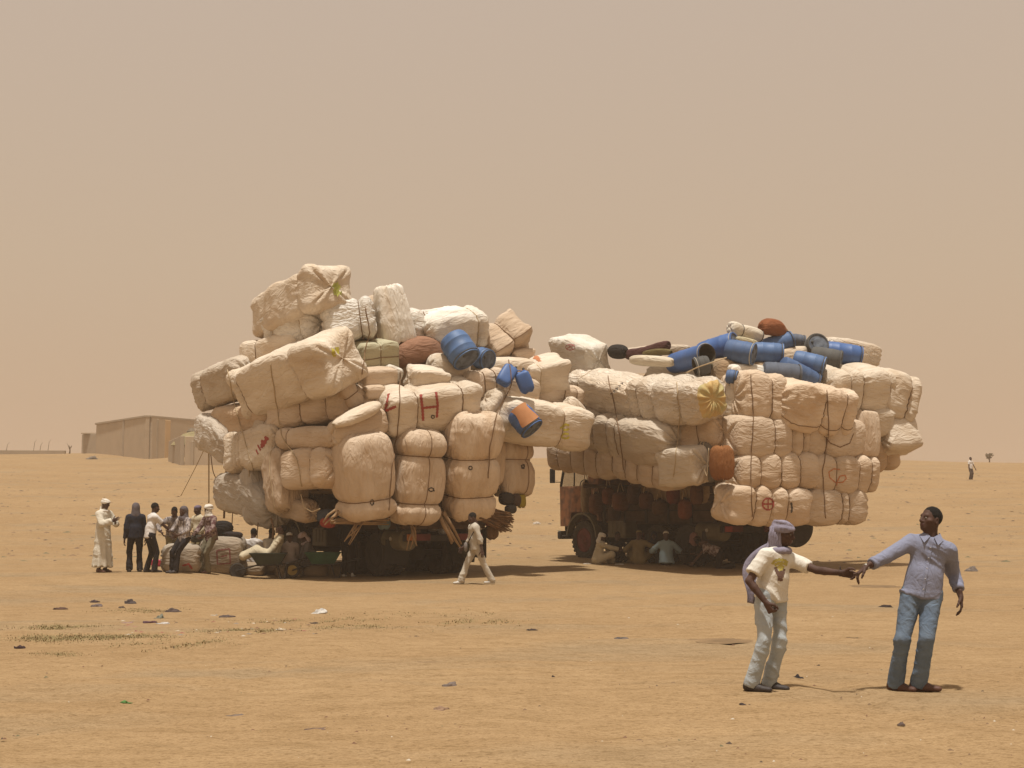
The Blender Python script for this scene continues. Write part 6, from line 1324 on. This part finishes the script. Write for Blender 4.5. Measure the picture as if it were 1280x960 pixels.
LC = [mat('chip_dark', (.09, .06, .04), .9), mat('chip_brown', (.20, .125, .07), .9), mat('chip_pale', (.50, .43, .34), .9), mat('chip_rust', (.17, .085, .05), .9), mat('chip_olive', (.15, .13, .07), .9)]
def pix(n, x0, x1, y0, y1, pw=1.0):
    out = []
    while len(out) < n:
        a, b = rs.uniform(x0, x1), y0 + (y1 - y0) * rs.rand() ** pw; d = ray(a, b)
        k = (640 - b); Y = 1.62 * F_PX / max(b - 640, 4) if b > 650 else 0
        if Y: out.append((d[0] / d[1] * Y, Y))
    return out
flakes('litter_chips', 'small chips and droppings sprinkled over the near sand', pix(900, -40, 1320, 700, 960, .9), .019, [LC[0], LC[1], LC[1], LC[3], LC[3], LC[4], LC[2]], 3, .28)
yy = rs.uniform(42, 120, 2600); flakes('pebble_scatter', 'dark stones and dry tufts dotting the far slope', [(x, y) for x, y in zip(rs.uniform(-.42, .42, 2600) * yy, yy)], .13, [LC[0], LC[1], LC[1], LC[4], mat('chip_sand', (.30, .20, .11), .9)], 8, .22)
flakes('litter_scraps', 'rags and paper scraps strewn in a band left of centre', pix(150, 140, 420, 762, 786), .055, [LC[0], LC[2], LC[3], LC[1], mat('chip_grey', (.24, .21, .19), .9), mat('chip_red', (.26, .08, .07), .9)], 4, .16)
def tufts(name, label, patches, m, seed):
    rg = np.random.RandomState(seed); v = []; f = []
    for (cx, cy, wx, wy, n) in patches:
        for _ in range(n):
            a, b = cx + rg.randn() * wx / 2.2, cy + rg.randn() * wy / 2.2; d = ray(a, b); Y = 1.64 * F_PX / (b - 640); x = d[0] / d[1] * Y
            z = float(gz(x, Y))
            for k in range(5):
                th = rg.uniform(0, 6.28); h = rg.uniform(.010, .024); dx, dy = math.cos(th), math.sin(th); n0 = len(v); bx, by = x + rg.randn() * .05, Y + rg.randn() * .05
                v += [(bx - dy * .008, by + dx * .008, z - .005), (bx + dy * .008, by - dx * .008, z - .005), (bx + dx * h * 1.1, by + dy * h * 1.1, z + h)]; f.append((n0, n0 + 1, n0 + 2))
    tag(mk(name, np.array(v), f, m, smooth=False), label, 'grass', kind='stuff')
tufts('dry_grass', 'flat dry olive grass growing in patches left of centre', [(70, 791, 90, 5, 300), (160, 789, 90, 3, 220), (300, 781, 60, 3, 160), (390, 768, 120, 5, 160), (520, 762, 160, 5, 80), (200, 800, 60, 5, 70), (265, 796, 50, 7, 90), (170, 756, 60, 3, 120), (80, 777, 60, 4, 200), (440, 778, 60, 5, 160), (70, 810, 40, 3, 120), (600, 772, 80, 6, 100)], mat('dry_grass_blade', (.275, .215, .10), .9), 6)
def dark_patch(label, cx, cy, wpx, hpx):
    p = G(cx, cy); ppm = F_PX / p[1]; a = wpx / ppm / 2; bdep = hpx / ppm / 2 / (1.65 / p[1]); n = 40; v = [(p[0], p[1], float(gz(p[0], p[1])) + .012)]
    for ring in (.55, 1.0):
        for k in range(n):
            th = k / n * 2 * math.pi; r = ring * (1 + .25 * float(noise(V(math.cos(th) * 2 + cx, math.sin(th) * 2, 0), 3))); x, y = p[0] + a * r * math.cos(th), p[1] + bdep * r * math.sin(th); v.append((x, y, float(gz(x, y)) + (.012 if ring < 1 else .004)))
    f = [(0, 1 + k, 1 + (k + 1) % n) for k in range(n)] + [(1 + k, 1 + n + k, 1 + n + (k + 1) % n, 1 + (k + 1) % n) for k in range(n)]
    tag(mk('painted_dark_patch', np.array(v), f, mat('painted_dark_sand', (.235, .15, .075), .95, .2, 3, bump=.4)), label, kind='structure')
dark_patch('painted shade of a shallow dip left of the scarfed man', 900, 801.5, 84, 6); dark_patch('thin dark streak in the middle of the sand', 528, 829, 70, 3); dark_patch('faint dark streak beyond the scarfed man', 1092, 733, 60, 3)  # the first one paints the shade of a slight dip onto the sand

# ------------------------------------------------------------------ the dust in the air
hm_ = bpy.data.materials.new('dust_haze'); hm_.use_nodes = True; nn_ = hm_.node_tree.nodes; nn_.clear()
vo = nn_.new('ShaderNodeVolumePrincipled'); oo = nn_.new('ShaderNodeOutputMaterial'); hm_.node_tree.links.new(vo.outputs[0], oo.inputs['Volume'])
vo.inputs['Color'].default_value = (.93, .80, .66, 1); vo.inputs['Density'].default_value = .0011; vo.inputs['Anisotropy'].default_value = .25
hz_ = MB().box((0, 150, 2.0), (600, 400, 28)).build('haze', hm_, smooth=False); tag(hz_, 'thin dust hanging in the air over the plain', kind='stuff')
